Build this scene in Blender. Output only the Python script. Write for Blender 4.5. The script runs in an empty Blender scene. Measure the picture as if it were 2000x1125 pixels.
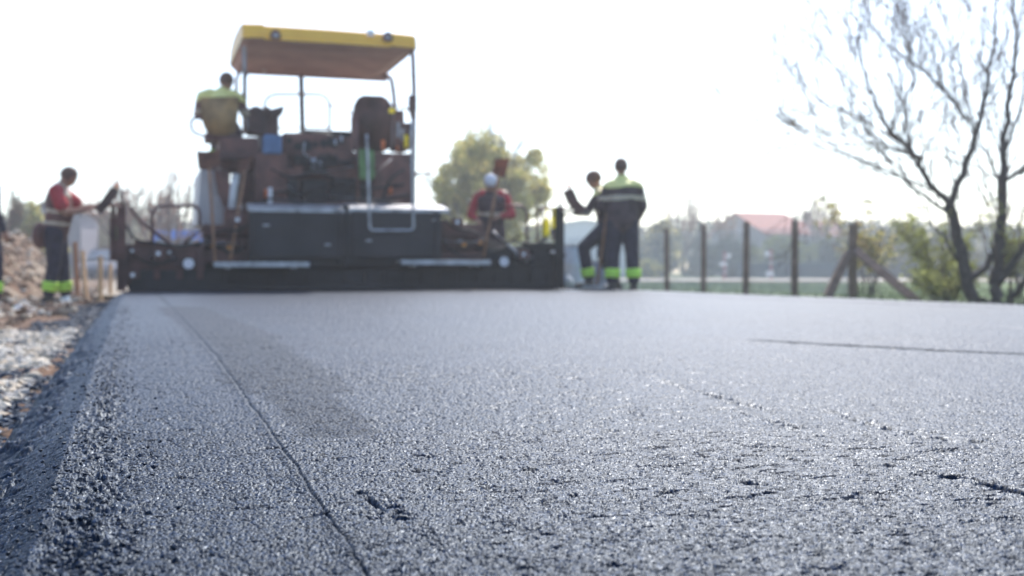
import bpy, bmesh, math, random
import numpy as np
from mathutils import Vector, Matrix
random.seed(7); rng = np.random.default_rng(7)
sc = bpy.context.scene; C = sc.collection
R = math.radians; PI = math.pi
# ------------------------------------------------------------ camera
F = 2222.0; CAMH = 0.265; HOR = 528.0
cam = bpy.data.cameras.new('camera'); camo = bpy.data.objects.new('camera', cam); C.objects.link(camo)
camo.location = (0, 0, CAMH); camo.rotation_euler = (R(90), 0, 0)
cam.sensor_width = 36; cam.lens = 40.0; cam.shift_y = -34.5/2000
cam.clip_start = 0.05; cam.clip_end = 2000
cam.dof.use_dof = True; cam.dof.focus_distance = 1.5; cam.dof.aperture_fstop = 5.0; cam.dof.aperture_blades = 0
sc.camera = camo
# ------------------------------------------------------------ world, sun, exposure
SUN_EL = R(46); SUN_AZ = R(16)       # azimuth from +Y, negative = to the left of the view
w = bpy.data.worlds.new('World'); sc.world = w; w.use_nodes = True
nt = w.node_tree; bg = nt.nodes['Background']
sky = nt.nodes.new('ShaderNodeTexSky'); sky.sky_type = 'NISHITA'; sky.sun_disc = False
sky.sun_elevation = SUN_EL; sky.sun_rotation = SUN_AZ
sky.air_density = 1.0; sky.dust_density = 1.0; sky.ozone_density = 3.0
nt.links.new(sky.outputs[0], bg.inputs[0]); bg.inputs[1].default_value = 0.15
sun = bpy.data.lights.new('sun', 'SUN'); suno = bpy.data.objects.new('sun', sun); C.objects.link(suno)
sun.energy = 3.5; sun.angle = R(0.5); sun.color = (1.0, 0.93, 0.86)
sd = Vector((math.sin(SUN_AZ)*math.cos(SUN_EL), math.cos(SUN_AZ)*math.cos(SUN_EL), math.sin(SUN_EL)))
suno.rotation_euler = sd.to_track_quat('Z', 'Y').to_euler(); suno.location = (0, 0, 20)
sc.view_settings.view_transform = 'Standard'; sc.view_settings.look = 'None'
sc.view_settings.gamma = 1; sc.view_settings.use_curve_mapping = False
sc.view_settings.exposure = 0.92
sc.cycles.use_denoising = True
sc.cycles.max_bounces = 8; sc.cycles.volume_bounces = 1; sc.cycles.transparent_max_bounces = 8
# ------------------------------------------------------------ geometry helpers
def W(px, py, d):            # a point seen at photo pixel (px,py) at depth d
    return Vector(((px-1000)/F*d, d, CAMH+(HOR-py)/F*d))
TH = math.atan(740/F); CT, ST = math.cos(TH), math.sin(TH)
P1 = Vector((-0.342*14, 14.0, 0))
def M(px, py, v):            # same, in the paver's frame on its plane Y=v -> (u, v, z)
    a = (px-1000)/F; b = (HOR-py)/F
    t = (v - P1.x*ST + P1.y*CT)/(-a*ST+CT)
    x, y = a*t-P1.x, t-P1.y
    return Vector((x*CT+y*ST, v, CAMH+b*t))
def RD(s, t, z=0):           # road frame: s = lateral, t = along the road
    return Vector((s*CT - t*ST, s*ST + t*CT, z))
def obj(name, bm, mats, parent=None, smooth=False, loc=None):
    me = bpy.data.meshes.new(name)
    if isinstance(bm, bmesh.types.BMesh):
        bmesh.ops.recalc_face_normals(bm, faces=bm.faces); bm.to_mesh(me); bm.free()
    else:
        me = bm; me.name = name
    for m in (mats if isinstance(mats, (list, tuple)) else [mats]): me.materials.append(m)
    if smooth: me.polygons.foreach_set('use_smooth', [True]*len(me.polygons))
    o = bpy.data.objects.new(name, me); C.objects.link(o)
    if parent: o.parent = parent
    if loc is not None: o.location = loc
    return o
def tag(o, label=None, cat=None, group=None, kind=None):
    if label: o['label'] = label
    if cat: o['category'] = cat
    if group: o['group'] = group
    if kind: o['kind'] = kind
    return o
def empty(name, loc, rz=0, label=None, cat=None, group=None):
    o = bpy.data.objects.new(name, None); C.objects.link(o); o.location = loc; o.rotation_euler = (0, 0, rz)
    return tag(o, label, cat, group)
def BM(): return bmesh.new()
def box(bm, x0, x1, y0, y1, z0, z1, bev=0.0, mi=0):
    vs = [bm.verts.new(p) for p in ((x0,y0,z0),(x1,y0,z0),(x1,y1,z0),(x0,y1,z0),(x0,y0,z1),(x1,y0,z1),(x1,y1,z1),(x0,y1,z1))]
    fs = [bm.faces.new([vs[i] for i in q]) for q in ((0,3,2,1),(4,5,6,7),(0,1,5,4),(1,2,6,5),(2,3,7,6),(3,0,4,7))]
    for f in fs: f.material_index = mi
    if bev:
        es = set(e for f in fs for e in f.edges)
        bmesh.ops.bevel(bm, geom=list(es), offset=bev, segments=2, affect='EDGES', profile=0.6)
def pxbox(bm, x0, y0, x1, y1, v0, v1, bev=0.008):
    a = M(x0, y1, v0); b = M(x1, y0, v0)
    box(bm, a.x, b.x, v0, v1, a.z, b.z, bev)
def frame_of(d):
    d = d.normalized(); up = Vector((0,0,1)) if abs(d.z) < 0.95 else Vector((0,1,0))
    x = d.cross(up).normalized(); return x, x.cross(d).normalized()
def tube(bm, pts, r, n=8, mi=0, cap=True):
    pts = [Vector(p) for p in pts]; rs = r if isinstance(r, (list, tuple)) else [r]*len(pts)
    rings = []; px = None
    for i, p in enumerate(pts):
        d = (pts[min(i+1, len(pts)-1)] - pts[max(i-1, 0)])
        if d.length < 1e-9: d = Vector((0,0,1))
        d.normalize()
        if px is None: x, y = frame_of(d)
        else:
            x = (px - d*px.dot(d)); x = x.normalized() if x.length > 1e-4 else frame_of(d)[0]; y = d.cross(x)
        px = x
        rings.append([bm.verts.new(p + (x*math.cos(2*PI*k/n) + y*math.sin(2*PI*k/n))*rs[i]) for k in range(n)])
    for a, b in zip(rings, rings[1:]):
        for k in range(n):
            f = bm.faces.new((a[k], a[(k+1)%n], b[(k+1)%n], b[k])); f.material_index = mi; f.smooth = True
    if cap:
        for rg in (rings[0], rings[-1]):
            f = bm.faces.new(rg); f.material_index = mi
def bend(pts, rad=0.1, n=5):     # round the corners of a polyline
    pts = [Vector(p) for p in pts]; out = [pts[0]]
    for a, b, c in zip(pts, pts[1:], pts[2:]):
        r = min(rad, (a-b).length*0.45, (c-b).length*0.45)
        p, q = b+(a-b).normalized()*r, b+(c-b).normalized()*r
        for k in range(n+1):
            t = k/n; out.append(p*(1-t)**2 + b*2*t*(1-t) + q*t*t)
    out.append(pts[-1]); return out
def prism(bm, poly, d, mi=0):    # polygon (list of points) extruded by vector d
    a = [bm.verts.new(p) for p in poly]; b = [bm.verts.new(Vector(p)+Vector(d)) for p in poly]
    n = len(a); fs = [bm.faces.new(a), bm.faces.new(b[::-1])]
    for i in range(n): fs.append(bm.faces.new((a[i], a[(i+1)%n], b[(i+1)%n], b[i])))
    for f in fs: f.material_index = mi
def disc(bm, c, axis, r, h, n=24, mi=0):
    axis = Vector(axis).normalized(); tube(bm, [Vector(c)-axis*h/2, Vector(c)+axis*h/2], r, n, mi)
def ell(bm, c, rx, ry, rz, mi=0, rot=None, n=14):
    m = Matrix.Translation(Vector(c)) @ (rot.to_4x4() if rot else Matrix()) @ Matrix.Diagonal((rx, ry, rz, 1))
    r = bmesh.ops.create_uvsphere(bm, u_segments=n, v_segments=max(6, n*2//3), radius=1, matrix=m)
    for v in r['verts']:
        for f in v.link_faces: f.material_index = mi; f.smooth = True
# ------------------------------------------------------------ materials
def mat(name, col, rough=0.6, metal=0.0, var=0.25, scale=8.0, bump=0.0, bscale=60.0, spec=0.5, col2=None, detail=4, trans=0.0, dist=0.004, sub=0):
    m = bpy.data.materials.new(name); m.use_nodes = True; t = m.node_tree; L = t.links.new
    p = t.nodes['Principled BSDF']
    tc = t.nodes.new('ShaderNodeTexCoord')
    n = t.nodes.new('ShaderNodeTexNoise'); n.inputs['Scale'].default_value = scale; n.inputs['Detail'].default_value = detail
    L(tc.outputs['Object'], n.inputs['Vector'])
    r = t.nodes.new('ShaderNodeValToRGB'); e = r.color_ramp.elements
    c2 = col2 or tuple(min(1, c*(1+var)) for c in col)
    c1 = col if col2 else tuple(c*(1-var) for c in col)
    e[0].position = 0.35; e[0].color = (*c1, 1); e[1].position = 0.65; e[1].color = (*c2, 1)
    L(n.outputs['Fac'], r.inputs[0]); L(r.outputs[0], p.inputs['Base Color'])
    p.inputs['Roughness'].default_value = rough; p.inputs['Metallic'].default_value = metal
    p.inputs['Specular IOR Level'].default_value = spec
    if trans:
        p.inputs['Transmission Weight'].default_value = trans
    if bump:
        b = t.nodes.new('ShaderNodeBump'); n2 = t.nodes.new('ShaderNodeTexNoise'); n2.inputs['Scale'].default_value = bscale
        n2.inputs['Detail'].default_value = 5
        L(tc.outputs['Object'], n2.inputs['Vector']); L(n2.outputs['Fac'], b.inputs['Height'])
        b.inputs['Strength'].default_value = bump; b.inputs['Distance'].default_value = dist
        L(b.outputs[0], p.inputs['Normal'])
    return m
MT = {}
MT['seatshell'] = mat('olive_brown_seat', (0.34,0.20,0.08), 0.6, 0, 0.3, 5)
MT['rust'] = mat('rusty_blade', (0.22,0.085,0.045), 0.6, 0, 0.3, 8)
MT['dark'] = mat('machine_black', (0.009,0.009,0.011), 0.7, 0, 0.5, 3, 0.3, 40)
MT['flap'] = mat('screed_steel', (0.022,0.021,0.024), 0.7, 0.0, 0.3, 2.5, 0.2, 25)
MT['body'] = mat('oily_paint_flare_tint', (0.090,0.034,0.028), 0.6, 0, 0.45, 4, 0.2, 30)  # warm flare veil over the paver is mixed into this brown
MT['body2'] = mat('brown_paint_flare_tint', (0.150,0.062,0.050), 0.65, 0, 0.35, 5, 0.2, 30)  # lighter brown, also with the flare's warm veil put into the colour
MT['steel'] = mat('worn_steel', (0.42,0.42,0.44), 0.45, 0.5, 0.3, 6, 0.2, 50)
MT['rail'] = mat('rail_paint', (0.16,0.075,0.065), 0.55, 0.1, 0.3, 6)
MT['yellow'] = mat('yellow_fibreglass', (1.0,0.51,0.045), 0.4, 0, 0.06, 3, 0.1, 8)
MT['under'] = mat('canopy_lining', (0.50,0.29,0.245), 0.7, 0, 0.12, 2.5)
MT['lime'] = mat('lime_hi_vis', (0.50,0.82,0.09), 0.6, 0, 0.12, 20)
MT['yoke'] = mat('pale_lime_hi_vis', (0.88,0.82,0.30), 0.6, 0, 0.12, 20)
MT['hiyellow'] = mat('yellow_hi_vis', (0.88,0.80,0.04), 0.6, 0, 0.1, 20)
MT['band'] = mat('grey_reflective_tape', (0.60,0.50,0.37), 0.45, 0, 0.15, 25)
MT['navy'] = mat('navy_work_cloth', (0.030,0.026,0.045), 0.9, 0, 0.3, 12, 0.6, 18, dist=0.02)
MT['navy2'] = mat('faded_navy_cloth', (0.070,0.044,0.050), 0.9, 0, 0.3, 12, 0.6, 18, dist=0.02)
MT['red'] = mat('red_cotton', (0.42,0.035,0.045), 0.85, 0, 0.2, 14, 0.4, 18, dist=0.02)
MT['skin'] = mat('skin', (0.34,0.17,0.11), 0.5, 0, 0.12, 20)
MT['hair'] = mat('short_dark_hair', (0.12,0.062,0.042), 0.8, 0, 0.3, 60, 0.6, 200)
MT['boot'] = mat('black_leather', (0.02,0.018,0.018), 0.5, 0, 0.3, 20)
MT['cap'] = mat('brown_cap_cloth', (0.14,0.07,0.05), 0.85, 0, 0.2, 30)
MT['whitecap'] = mat('white_patterned_cloth', (0.62,0.62,0.68), 0.8, 0, 0.2, 30, col2=(0.75,0.75,0.78))
MT['wood'] = mat('brown_ash_wood', (0.28,0.13,0.06), 0.6, 0, 0.25, 15)
MT['stake'] = mat('pale_raw_wood', (0.62,0.43,0.26), 0.7, 0, 0.2, 15)
MT['post'] = mat('weathered_wood_post', (0.15,0.095,0.075), 0.85, 0, 0.3, 6, 0.5, 40)
MT['orange'] = mat('orange_plastic', (0.8,0.18,0.03), 0.4, 0, 0.05)
MT['blue'] = mat('blue_cloth', (0.10,0.17,0.30), 0.8, 0, 0.2)
MT['green'] = mat('green_plastic', (0.10,0.20,0.06), 0.6, 0, 0.3)
MT['amber'] = mat('amber_lens', (0.75,0.30,0.05), 0.35, 0, 0.05)
MT['lamp'] = mat('lamp_glass', (0.7,0.68,0.72), 0.15, 0, 0.05)
MT['white'] = mat('white_enamel', (0.72,0.72,0.74), 0.35, 0, 0.08)
MT['panel'] = mat('pale_side_panel', (0.50,0.46,0.46), 0.5, 0, 0.1, 2)
MT['rubber'] = mat('black_rubber', (0.018,0.018,0.018), 0.85, 0, 0.3, 20)
MT['glass'] = mat('window_glass', (0.12,0.15,0.18), 0.08, 0, 0.05)
MT['bluepaint'] = mat('blue_truck_paint', (0.02,0.16,0.62), 0.45, 0, 0.05)
MT['carwhite'] = mat('white_car_paint', (0.10,0.12,0.16), 0.6, 0, 0.02)
MT['wall'] = mat('pale_render', (0.26,0.24,0.27), 0.9, 0, 0.08, 2)
MT['cladding'] = mat('tan_board_cladding', (0.30,0.25,0.15), 0.85, 0, 0.25, 4)
MT['roof'] = mat('red_clay_tiles', (0.26,0.060,0.045), 0.85, 0, 0.2, 3, 0.5, 20)
MT['roof_dark'] = mat('brown_roof_sheet', (0.16,0.10,0.08), 0.8, 0, 0.2, 3)
MT['bark'] = mat('dark_bark', (0.045,0.035,0.036), 0.9, 0, 0.4, 12, 0.8, 50, dist=0.02)
MT['twig'] = mat('twig_bark', (0.075,0.042,0.032), 0.9, 0, 0.3, 12)
MT['fartwig'] = mat('pale_brown_twigs', (0.34,0.19,0.13), 0.9, 0, 0.3, 3)
# ------------------------------------------------------------ numpy noise
def hash2(ix, iy, seed):
    h = (ix.astype(np.int64)*374761393 + iy.astype(np.int64)*668265263 + seed*982451653) & 0xffffffff
    h = ((h ^ (h >> 13))*1274126177) & 0xffffffff
    h = ((h ^ (h >> 16))*2246822519) & 0xffffffff
    return ((h ^ (h >> 15)) & 0xffffff)/float(0x1000000)
def vnoise(x, y, seed):
    ix = np.floor(x); iy = np.floor(y); fx = x-ix; fy = y-iy
    fx = fx*fx*(3-2*fx); fy = fy*fy*(3-2*fy)
    a = hash2(ix, iy, seed); b = hash2(ix+1, iy, seed); c = hash2(ix, iy+1, seed); d = hash2(ix+1, iy+1, seed)
    return (a*(1-fx)+b*fx)*(1-fy) + (c*(1-fx)+d*fx)*fy
def fbm(x, y, seed, octs=4):
    s = 0; a = 0.5; tot = 0
    for k in range(octs):
        s = s + a*vnoise(x*2**k + 17.3*k, y*2**k - 9.1*k, seed+k*7); tot += a; a *= 0.5
    return s/tot
def worley(x, y, cell, seed):
    X = x/cell; Y = y/cell; ix = np.floor(X); iy = np.floor(Y)
    best = np.full(X.shape, 9.0); rnd = np.zeros(X.shape)
    for dx in (-1, 0, 1):
        for dy in (-1, 0, 1):
            cx, cy = ix+dx, iy+dy
            d = (X-cx-hash2(cx, cy, seed))**2 + (Y-cy-hash2(cx, cy, seed+1))**2
            m = d < best; best = np.where(m, d, best); rnd = np.where(m, hash2(cx, cy, seed+2), rnd)
    return np.sqrt(best), rnd
def sstep(a, b, x):
    t = np.clip((x-a)/(b-a), 0, 1); return t*t*(3-2*t)
def grid_mesh(name, X, Y, Z, keep=None):
    n, m = X.shape
    co = np.stack([X, Y, Z], -1).reshape(-1, 3).astype(np.float32)
    idx = np.arange(n*m).reshape(n, m)
    q = np.stack([idx[:-1,:-1], idx[:-1,1:], idx[1:,1:], idx[1:,:-1]], -1).reshape(-1, 4)
    if keep is not None:
        q = q[keep[:-1,:-1].reshape(-1)]
        used = np.unique(q); rem = np.full(n*m, -1); rem[used] = np.arange(len(used)); co = co[used]; q = rem[q]
    return np_mesh(name, co, q)
def np_mesh(name, co, q, smooth=True, matidx=None):
    me = bpy.data.meshes.new(name); k = q.shape[1]
    me.vertices.add(len(co)); me.vertices.foreach_set('co', np.asarray(co, np.float32).reshape(-1))
    me.loops.add(q.size); me.loops.foreach_set('vertex_index', q.reshape(-1).astype(np.int32))
    me.polygons.add(len(q)); me.polygons.foreach_set('loop_start', (np.arange(len(q))*k).astype(np.int32))
    me.polygons.foreach_set('use_smooth', np.full(len(q), smooth))
    if matidx is not None: me.polygons.foreach_set('material_index', matidx.astype(np.int32))
    me.update(calc_edges=True); return me
# ------------------------------------------------------------ the new asphalt mat (real relief)
def px_ground(px, py):      # road-frame (s,t) of the asphalt point seen at a photo pixel
    d = CAMH*F/(py-HOR); x = (px-1000)/F*d
    return (x*CT + d*ST, -x*ST + d*CT)
rows = [0.84]
while rows[-1] < 17.5: rows.append(rows[-1]*(1.0016 if rows[-1] < 1.9 else 1.0026 if rows[-1] < 4.6 else 1.005 if rows[-1] < 7 else 1.01))
rows = np.array(rows)
cols = np.concatenate([np.linspace(-1.1, -0.52, 120, endpoint=False), np.linspace(-0.52, 0.52, 1150, endpoint=False), np.linspace(0.52, 1.1, 120)])
D, U = np.meshgrid(rows, cols, indexing='ij'); X = D*U; Y = D
S = X*CT + Y*ST; T = -X*ST + Y*CT
wob = 0.03*(fbm(T*1.3, T*0+3, 5, 3)-0.5)
f1, r1 = worley(S, T, 0.0029, 11); f2, r2 = worley(S, T, 0.0062, 21); f3, r3 = worley(S, T, 0.021, 31)
grain = -0.0015*sstep(0.34, 0.66, f1)*(0.4+r1) - 0.0022*sstep(0.30, 0.60, f2)*(r2 > 0.55) + 0.0008*r1 + 0.0011*sstep(0.7, 0.2, f2)*(r2 > 0.85)

H = grain + 0.006*(fbm(S*3.2, T*3.2, 41, 3)-0.5) + 0.010*(fbm(S*0.8, T*0.8, 44, 2)-0.5) + 0.0022*(fbm(S*30, T*30, 43, 3)-0.5)
# small pull-outs all over, elongated across the mat
tn = fbm(S*36, T*100, 51, 3); tm = fbm(S*1.1, T*1.1, 53, 2)
H -= 0.0045*sstep(0.735, 0.795, tn + 0.25*(tm-0.5))
# coarse uncompacted band along the crest
cs = -0.055 + wob
cm = np.exp(-((S-cs)/0.040)**2)*sstep(6.5, 2.2, T)*(0.55+0.6*fbm(S*12, T*5, 61, 3))
f4, r4 = worley(S+0.004*vnoise(S*200, T*200, 3), T, 0.0125, 71)
H = H + cm*(0.0068*sstep(0.75, 0.25, f4)*(0.1+r4) + 0.0045*sstep(0.8, 0.3, f3)*r3 - 0.006)
# folded edge: slope down to the verge
toe = np.clip(-0.10+wob-S, 0, 1)
H = H - (0.62+0.25*(fbm(S*4, T*7, 83, 3)-0.5))*toe - 0.9*np.clip(toe-0.14, 0, 1)
f5, r5 = worley(S, T, 0.03, 81)
H = H + 0.016*sstep(0.02, 0.10, toe)*np.clip(1-f5, 0, 1)*(r5 > 0.45)*r5 + 0.010*sstep(0.0, 0.08, toe)*(fbm(S*40, T*30, 85, 3)-0.5)
# lengthwise joint crease
pj = np.array([px_ground(a, b) for a, b in ((318,584),(420,690),(485,780),(560,880),(640,1000),(720,1125))])
sj = np.interp(T, pj[::-1,1], pj[::-1,0]) + 0.006*(fbm(T*7, T*0, 91, 3)-0.5) + 0.003*(fbm(T*60, T*0, 92, 2)-0.5)
H = H - 0.0035*np.exp(-((S-sj)/(0.0002+0.0011*T))**2)*(0.55+0.7*fbm(T*14, T*0+2, 93, 2)) - 0.002*sstep(0.0, 0.02, sj-S)*sstep(-0.05, 0.02, S)
# screed stop mark on the right
def seg_dist(ax, ay, bx, by):
    l2 = (bx-ax)**2+(by-ay)**2; k = np.clip(((S-ax)*(bx-ax)+(T-ay)*(by-ay))/l2, 0, 1)
    return np.hypot(S-ax-k*(bx-ax), T-ay-k*(by-ay)), k
def groove(p, q, wd, dep, rag=0.3):
    global H
    (ax, ay), (bx, by) = px_ground(*p), px_ground(*q)
    d, k = seg_dist(ax, ay, bx, by)
    H = H - dep*np.exp(-(d/wd)**2)*(1-rag+2*rag*(fbm(S*20, T*20, 97, 3)-0.2))
def lip(p, q, dep, run=0.9):
    global H
    (ax, ay), (bx, by) = px_ground(*p), px_ground(*q); l_ = math.hypot(bx-ax, by-ay); ux, uy = (bx-ax)/l_, (by-ay)/l_
    al = ((S-ax)*ux+(T-ay)*uy); sd_ = -(S-ax)*uy+(T-ay)*ux + 0.006*(fbm(al*9, al*0, 131, 3)-0.5)
    H = H - dep*np.where(sd_ > 0, 0, np.clip(1+sd_/run, 0, 1))*sstep(0, 0.25, al)*sstep(l_, l_-0.1, al)*(0.6+0.8*fbm(al*5, al*0, 133, 3))
lip((1440,663), (2080,694), 0.003)
# a darker, rougher patch between joint and mat centre
DARKMASK = np.zeros_like(S)
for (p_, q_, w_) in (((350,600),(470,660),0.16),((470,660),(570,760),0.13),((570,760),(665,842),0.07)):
    (ax, ay), (bx, by) = px_ground(*p_), px_ground(*q_); d_, k_ = seg_dist(ax, ay, bx, by); DARKMASK = np.maximum(DARKMASK, sstep(1.2, 0.8, d_/w_+0.5*(fbm(S*10, T*10, 141, 3)-0.5)))
groove((1180,572), (1990,600), 0.05, 0.010, 0.3); groove((1300,600), (2000,640), 0.05, 0.005, 0.4)
# ragged tears
def tear(pts, wd, dep, seed=1):
    global H
    P = [px_ground(*p) for p in pts]
    for (ax, ay), (bx, by) in zip(P, P[1:]):
        n = fbm(S*26+seed, T*60, 101+seed, 4)
        d, k = seg_dist(ax, ay, bx, by)
        m = np.exp(-(d/(wd*0.6))**2)*sstep(0.40, 0.56, n)
        H = H - dep*m
tear([(1745,905),(1800,915),(1860,925),(1925,940),(2010,958)], 0.016, 0.017, 1)
tear([(800,884),(838,888)], 0.010, 0.018, 2); tear([(1500,818),(1560,832)], 0.02, 0.011, 3)
tear([(1090,738),(1160,745)], 0.02, 0.009, 4); tear([(760,975),(790,1010)], 0.012, 0.012, 5)
tear([(1440,925),(1500,955)], 0.012, 0.009, 6); tear([(700,955),(745,990),(770,1008)], 0.006, 0.009, 7)
tear([(700,708),(810,716)], 0.02, 0.006, 9)
tear([(1290,745),(1390,770),(1500,800)], 0.03, 0.006, 10); tear([(1500,700),(1560,706)], 0.02, 0.005, 12)
tear([(1620,800),(1720,830),(1900,870)], 0.03, 0.005, 15)
tear([(1080,932),(1092,938)], 0.006, 0.012, 16); tear([(515,677),(520,679)], 0.03, 0.012, 17)
for (p_, q_, w_, g_) in (((1450,663),(2080,694),0.022,3.0),((1180,573),(2000,602),0.10,0.9)):  # darkens both marks; on the stop mark this paints the lip's shade
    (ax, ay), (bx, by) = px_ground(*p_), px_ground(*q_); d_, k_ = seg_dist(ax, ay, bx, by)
    DARKMASK = np.maximum(DARKMASK, g_*sstep(1.3, 0.5, d_/w_+0.9*(fbm(S*14, T*14, 143, 3)-0.5))*sstep(0.0, 0.04, k_)*(0.5+fbm(S*5, T*5, 145, 2)))
DARKMASK = np.maximum(DARKMASK, 1.0*np.exp(-((S-sj)/(0.0015+0.0018*T))**2)*(0.3+fbm(T*12, T*0, 147, 3)))
V = T + P1.x*ST - P1.y*CT   # paver frame v
keep = (S > -0.42) & (S < 6.75) & (V < 0.25)
H = H - 0.9*np.clip(S-6.50, 0, 1)
road_me = grid_mesh('road', X, Y, H, keep)
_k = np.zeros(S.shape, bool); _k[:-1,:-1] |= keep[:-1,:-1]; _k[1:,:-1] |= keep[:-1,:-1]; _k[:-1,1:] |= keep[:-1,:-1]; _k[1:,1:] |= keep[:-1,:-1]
at = road_me.attributes.new('dark_mask', 'FLOAT', 'POINT'); at.data.foreach_set('value', DARKMASK[_k].astype(np.float32))
def asphalt_mat():
    m = bpy.data.materials.new('fresh_asphalt'); m.use_nodes = True; t = m.node_tree; L = t.links.new; N = t.nodes.new
    p = t.nodes['Principled BSDF']; tc = N('ShaderNodeTexCoord')
    v = N('ShaderNodeTexVoronoi'); v.inputs['Scale'].default_value = 270; L(tc.outputs['Object'], v.inputs['Vector'])
    n = N('ShaderNodeTexNoise'); n.inputs['Scale'].default_value = 1.1; n.inputs['Detail'].default_value = 5; L(tc.outputs['Object'], n.inputs['Vector'])
    sep = N('ShaderNodeSeparateColor'); L(v.outputs['Color'], sep.inputs[0])
    r = N('ShaderNodeValToRGB'); e = r.color_ramp.elements
    e[0].position = 0.0; e[0].color = (0.006,0.008,0.013,1); e[1].position = 1.0; e[1].color = (0.028,0.048,0.095,1)
    k = r.color_ramp.elements.new(0.72); k.color = (0.006,0.012,0.028,1)
    L(sep.outputs[0], r.inputs[0])
    mx = N('ShaderNodeMix'); mx.data_type = 'RGBA'; mx.blend_type = 'MULTIPLY'; mx.inputs[0].default_value = 0.6
    r2 = N('ShaderNodeValToRGB'); r2.color_ramp.elements[0].position = 0.3; r2.color_ramp.elements[0].color = (0.55,0.55,0.57,1)
    r2.color_ramp.elements[1].position = 0.7; r2.color_ramp.elements[1].color = (1,1,1,1)
    L(n.outputs['Fac'], r2.inputs[0]); L(r.outputs[0], mx.inputs[6]); L(r2.outputs[0], mx.inputs[7])
    an = N('ShaderNodeAttribute'); an.attribute_name = 'dark_mask'; m3 = N('ShaderNodeMix'); m3.data_type = 'RGBA'; m3.inputs[7].default_value = (0.006,0.007,0.010,1)
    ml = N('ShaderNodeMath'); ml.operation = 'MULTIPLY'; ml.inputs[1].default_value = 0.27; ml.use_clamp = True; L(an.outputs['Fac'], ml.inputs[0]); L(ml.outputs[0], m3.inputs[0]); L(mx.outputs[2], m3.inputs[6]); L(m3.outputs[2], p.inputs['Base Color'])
    ma = N('ShaderNodeMath'); ma.operation = 'MULTIPLY_ADD'; ma.inputs[1].default_value = 0.13; L(an.outputs['Fac'], ma.inputs[0])
    mr = N('ShaderNodeMapRange'); mr.inputs['To Min'].default_value = 0.40; mr.inputs['To Max'].default_value = 0.66
    L(sep.outputs[1], mr.inputs[0]); L(mr.outputs[0], ma.inputs[2]); L(ma.outputs[0], p.inputs['Roughness'])
    n3 = N('ShaderNodeTexNoise'); n3.inputs['Scale'].default_value = 600; n3.inputs['Detail'].default_value = 3; L(tc.outputs['Object'], n3.inputs['Vector'])
    b = N('ShaderNodeBump'); b.inputs['Strength'].default_value = 0.7; b.inputs['Distance'].default_value = 0.0006
    L(n3.outputs['Fac'], b.inputs['Height']); L(b.outputs[0], p.inputs['Normal'])
    p.inputs['Specular IOR Level'].default_value = 0.30
    p.inputs['Specular Tint'].default_value = (0.42, 0.68, 1.0, 1)
    return m
MT['asphalt'] = asphalt_mat()
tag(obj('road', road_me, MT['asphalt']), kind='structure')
bm = BM(); vs = [bm.verts.new(RD(*q, -0.03)) for q in ((-0.05,-40),(6.6,-40),(6.6,16.4),(-0.05,16.4))]; bm.faces.new(vs)
tag(obj('road_base', bm, MT['asphalt']), kind='structure')
# ------------------------------------------------------------ ground beyond, verge, far lane
def two_tone(name, c1, c2, c3, sc1, sc2, bump=0.8, dist=0.03, bs=14, rough=0.95):
    m = bpy.data.materials.new(name); m.use_nodes = True; t = m.node_tree; L = t.links.new; N = t.nodes.new
    p = t.nodes['Principled BSDF']; tc = N('ShaderNodeTexCoord')
    a = N('ShaderNodeTexNoise'); a.inputs['Scale'].default_value = sc1; a.inputs['Detail'].default_value = 6; L(tc.outputs['Object'], a.inputs['Vector'])
    b = N('ShaderNodeTexNoise'); b.inputs['Scale'].default_value = sc2; b.inputs['Detail'].default_value = 6; L(tc.outputs['Object'], b.inputs['Vector'])
    r = N('ShaderNodeValToRGB'); e = r.color_ramp.elements; e[0].position = 0.38; e[0].color = (*c1,1); e[1].position = 0.62; e[1].color = (*c2,1)
    L(a.outputs['Fac'], r.inputs[0]); mx = N('ShaderNodeMix'); mx.data_type = 'RGBA'
    r2 = N('ShaderNodeValToRGB'); r2.color_ramp.elements[0].position = 0.5; r2.color_ramp.elements[1].position = 0.66
    L(b.outputs['Fac'], r2.inputs[0]); L(r2.outputs[0], mx.inputs[0]); L(r.outputs[0], mx.inputs[6]); mx.inputs[7].default_value = (*c3,1)
    L(mx.outputs[2], p.inputs['Base Color']); p.inputs['Roughness'].default_value = rough; p.inputs['Specular IOR Level'].default_value = 0.2
    bp = N('ShaderNodeBump'); bp.inputs['Strength'].default_value = bump; bp.inputs['Distance'].default_value = dist
    n3 = N('ShaderNodeTexNoise'); n3.inputs['Scale'].default_value = bs; n3.inputs['Detail'].default_value = 6; L(tc.outputs['Object'], n3.inputs['Vector'])
    L(n3.outputs['Fac'], bp.inputs['Height']); L(bp.outputs[0], p.inputs['Normal']); return m
MT['field'] = two_tone('grass_field', (0.055,0.10,0.030), (0.10,0.165,0.050), (0.16,0.17,0.08), 0.6, 2.5)
MT['dirt'] = two_tone('brown_dirt', (0.10,0.068,0.048), (0.22,0.155,0.11), (0.36,0.29,0.21), 2.2, 7)
MT['gravelbed'] = two_tone('crushed_stone_bed', (0.26,0.22,0.17), (0.46,0.41,0.33), (0.13,0.11,0.10), 8, 3)
MT['lane'] = two_tone('pale_gravel', (0.45,0.40,0.34), (0.58,0.53,0.46), (0.40,0.35,0.29), 0.5, 2)
gx = np.concatenate([np.linspace(-195,-20,20), np.linspace(-18,40,60), np.linspace(45,195,18)])
gy = np.concatenate([np.linspace(-195,-10,12), np.linspace(-8,60,70), np.linspace(65,195,20)])
GY, GX = np.meshgrid(gy, gx, indexing='ij')
GS = GX*CT+GY*ST
GZ = -0.27 + 0.05*(fbm(GX*0.4, GY*0.4, 201, 3)-0.5)
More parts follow.
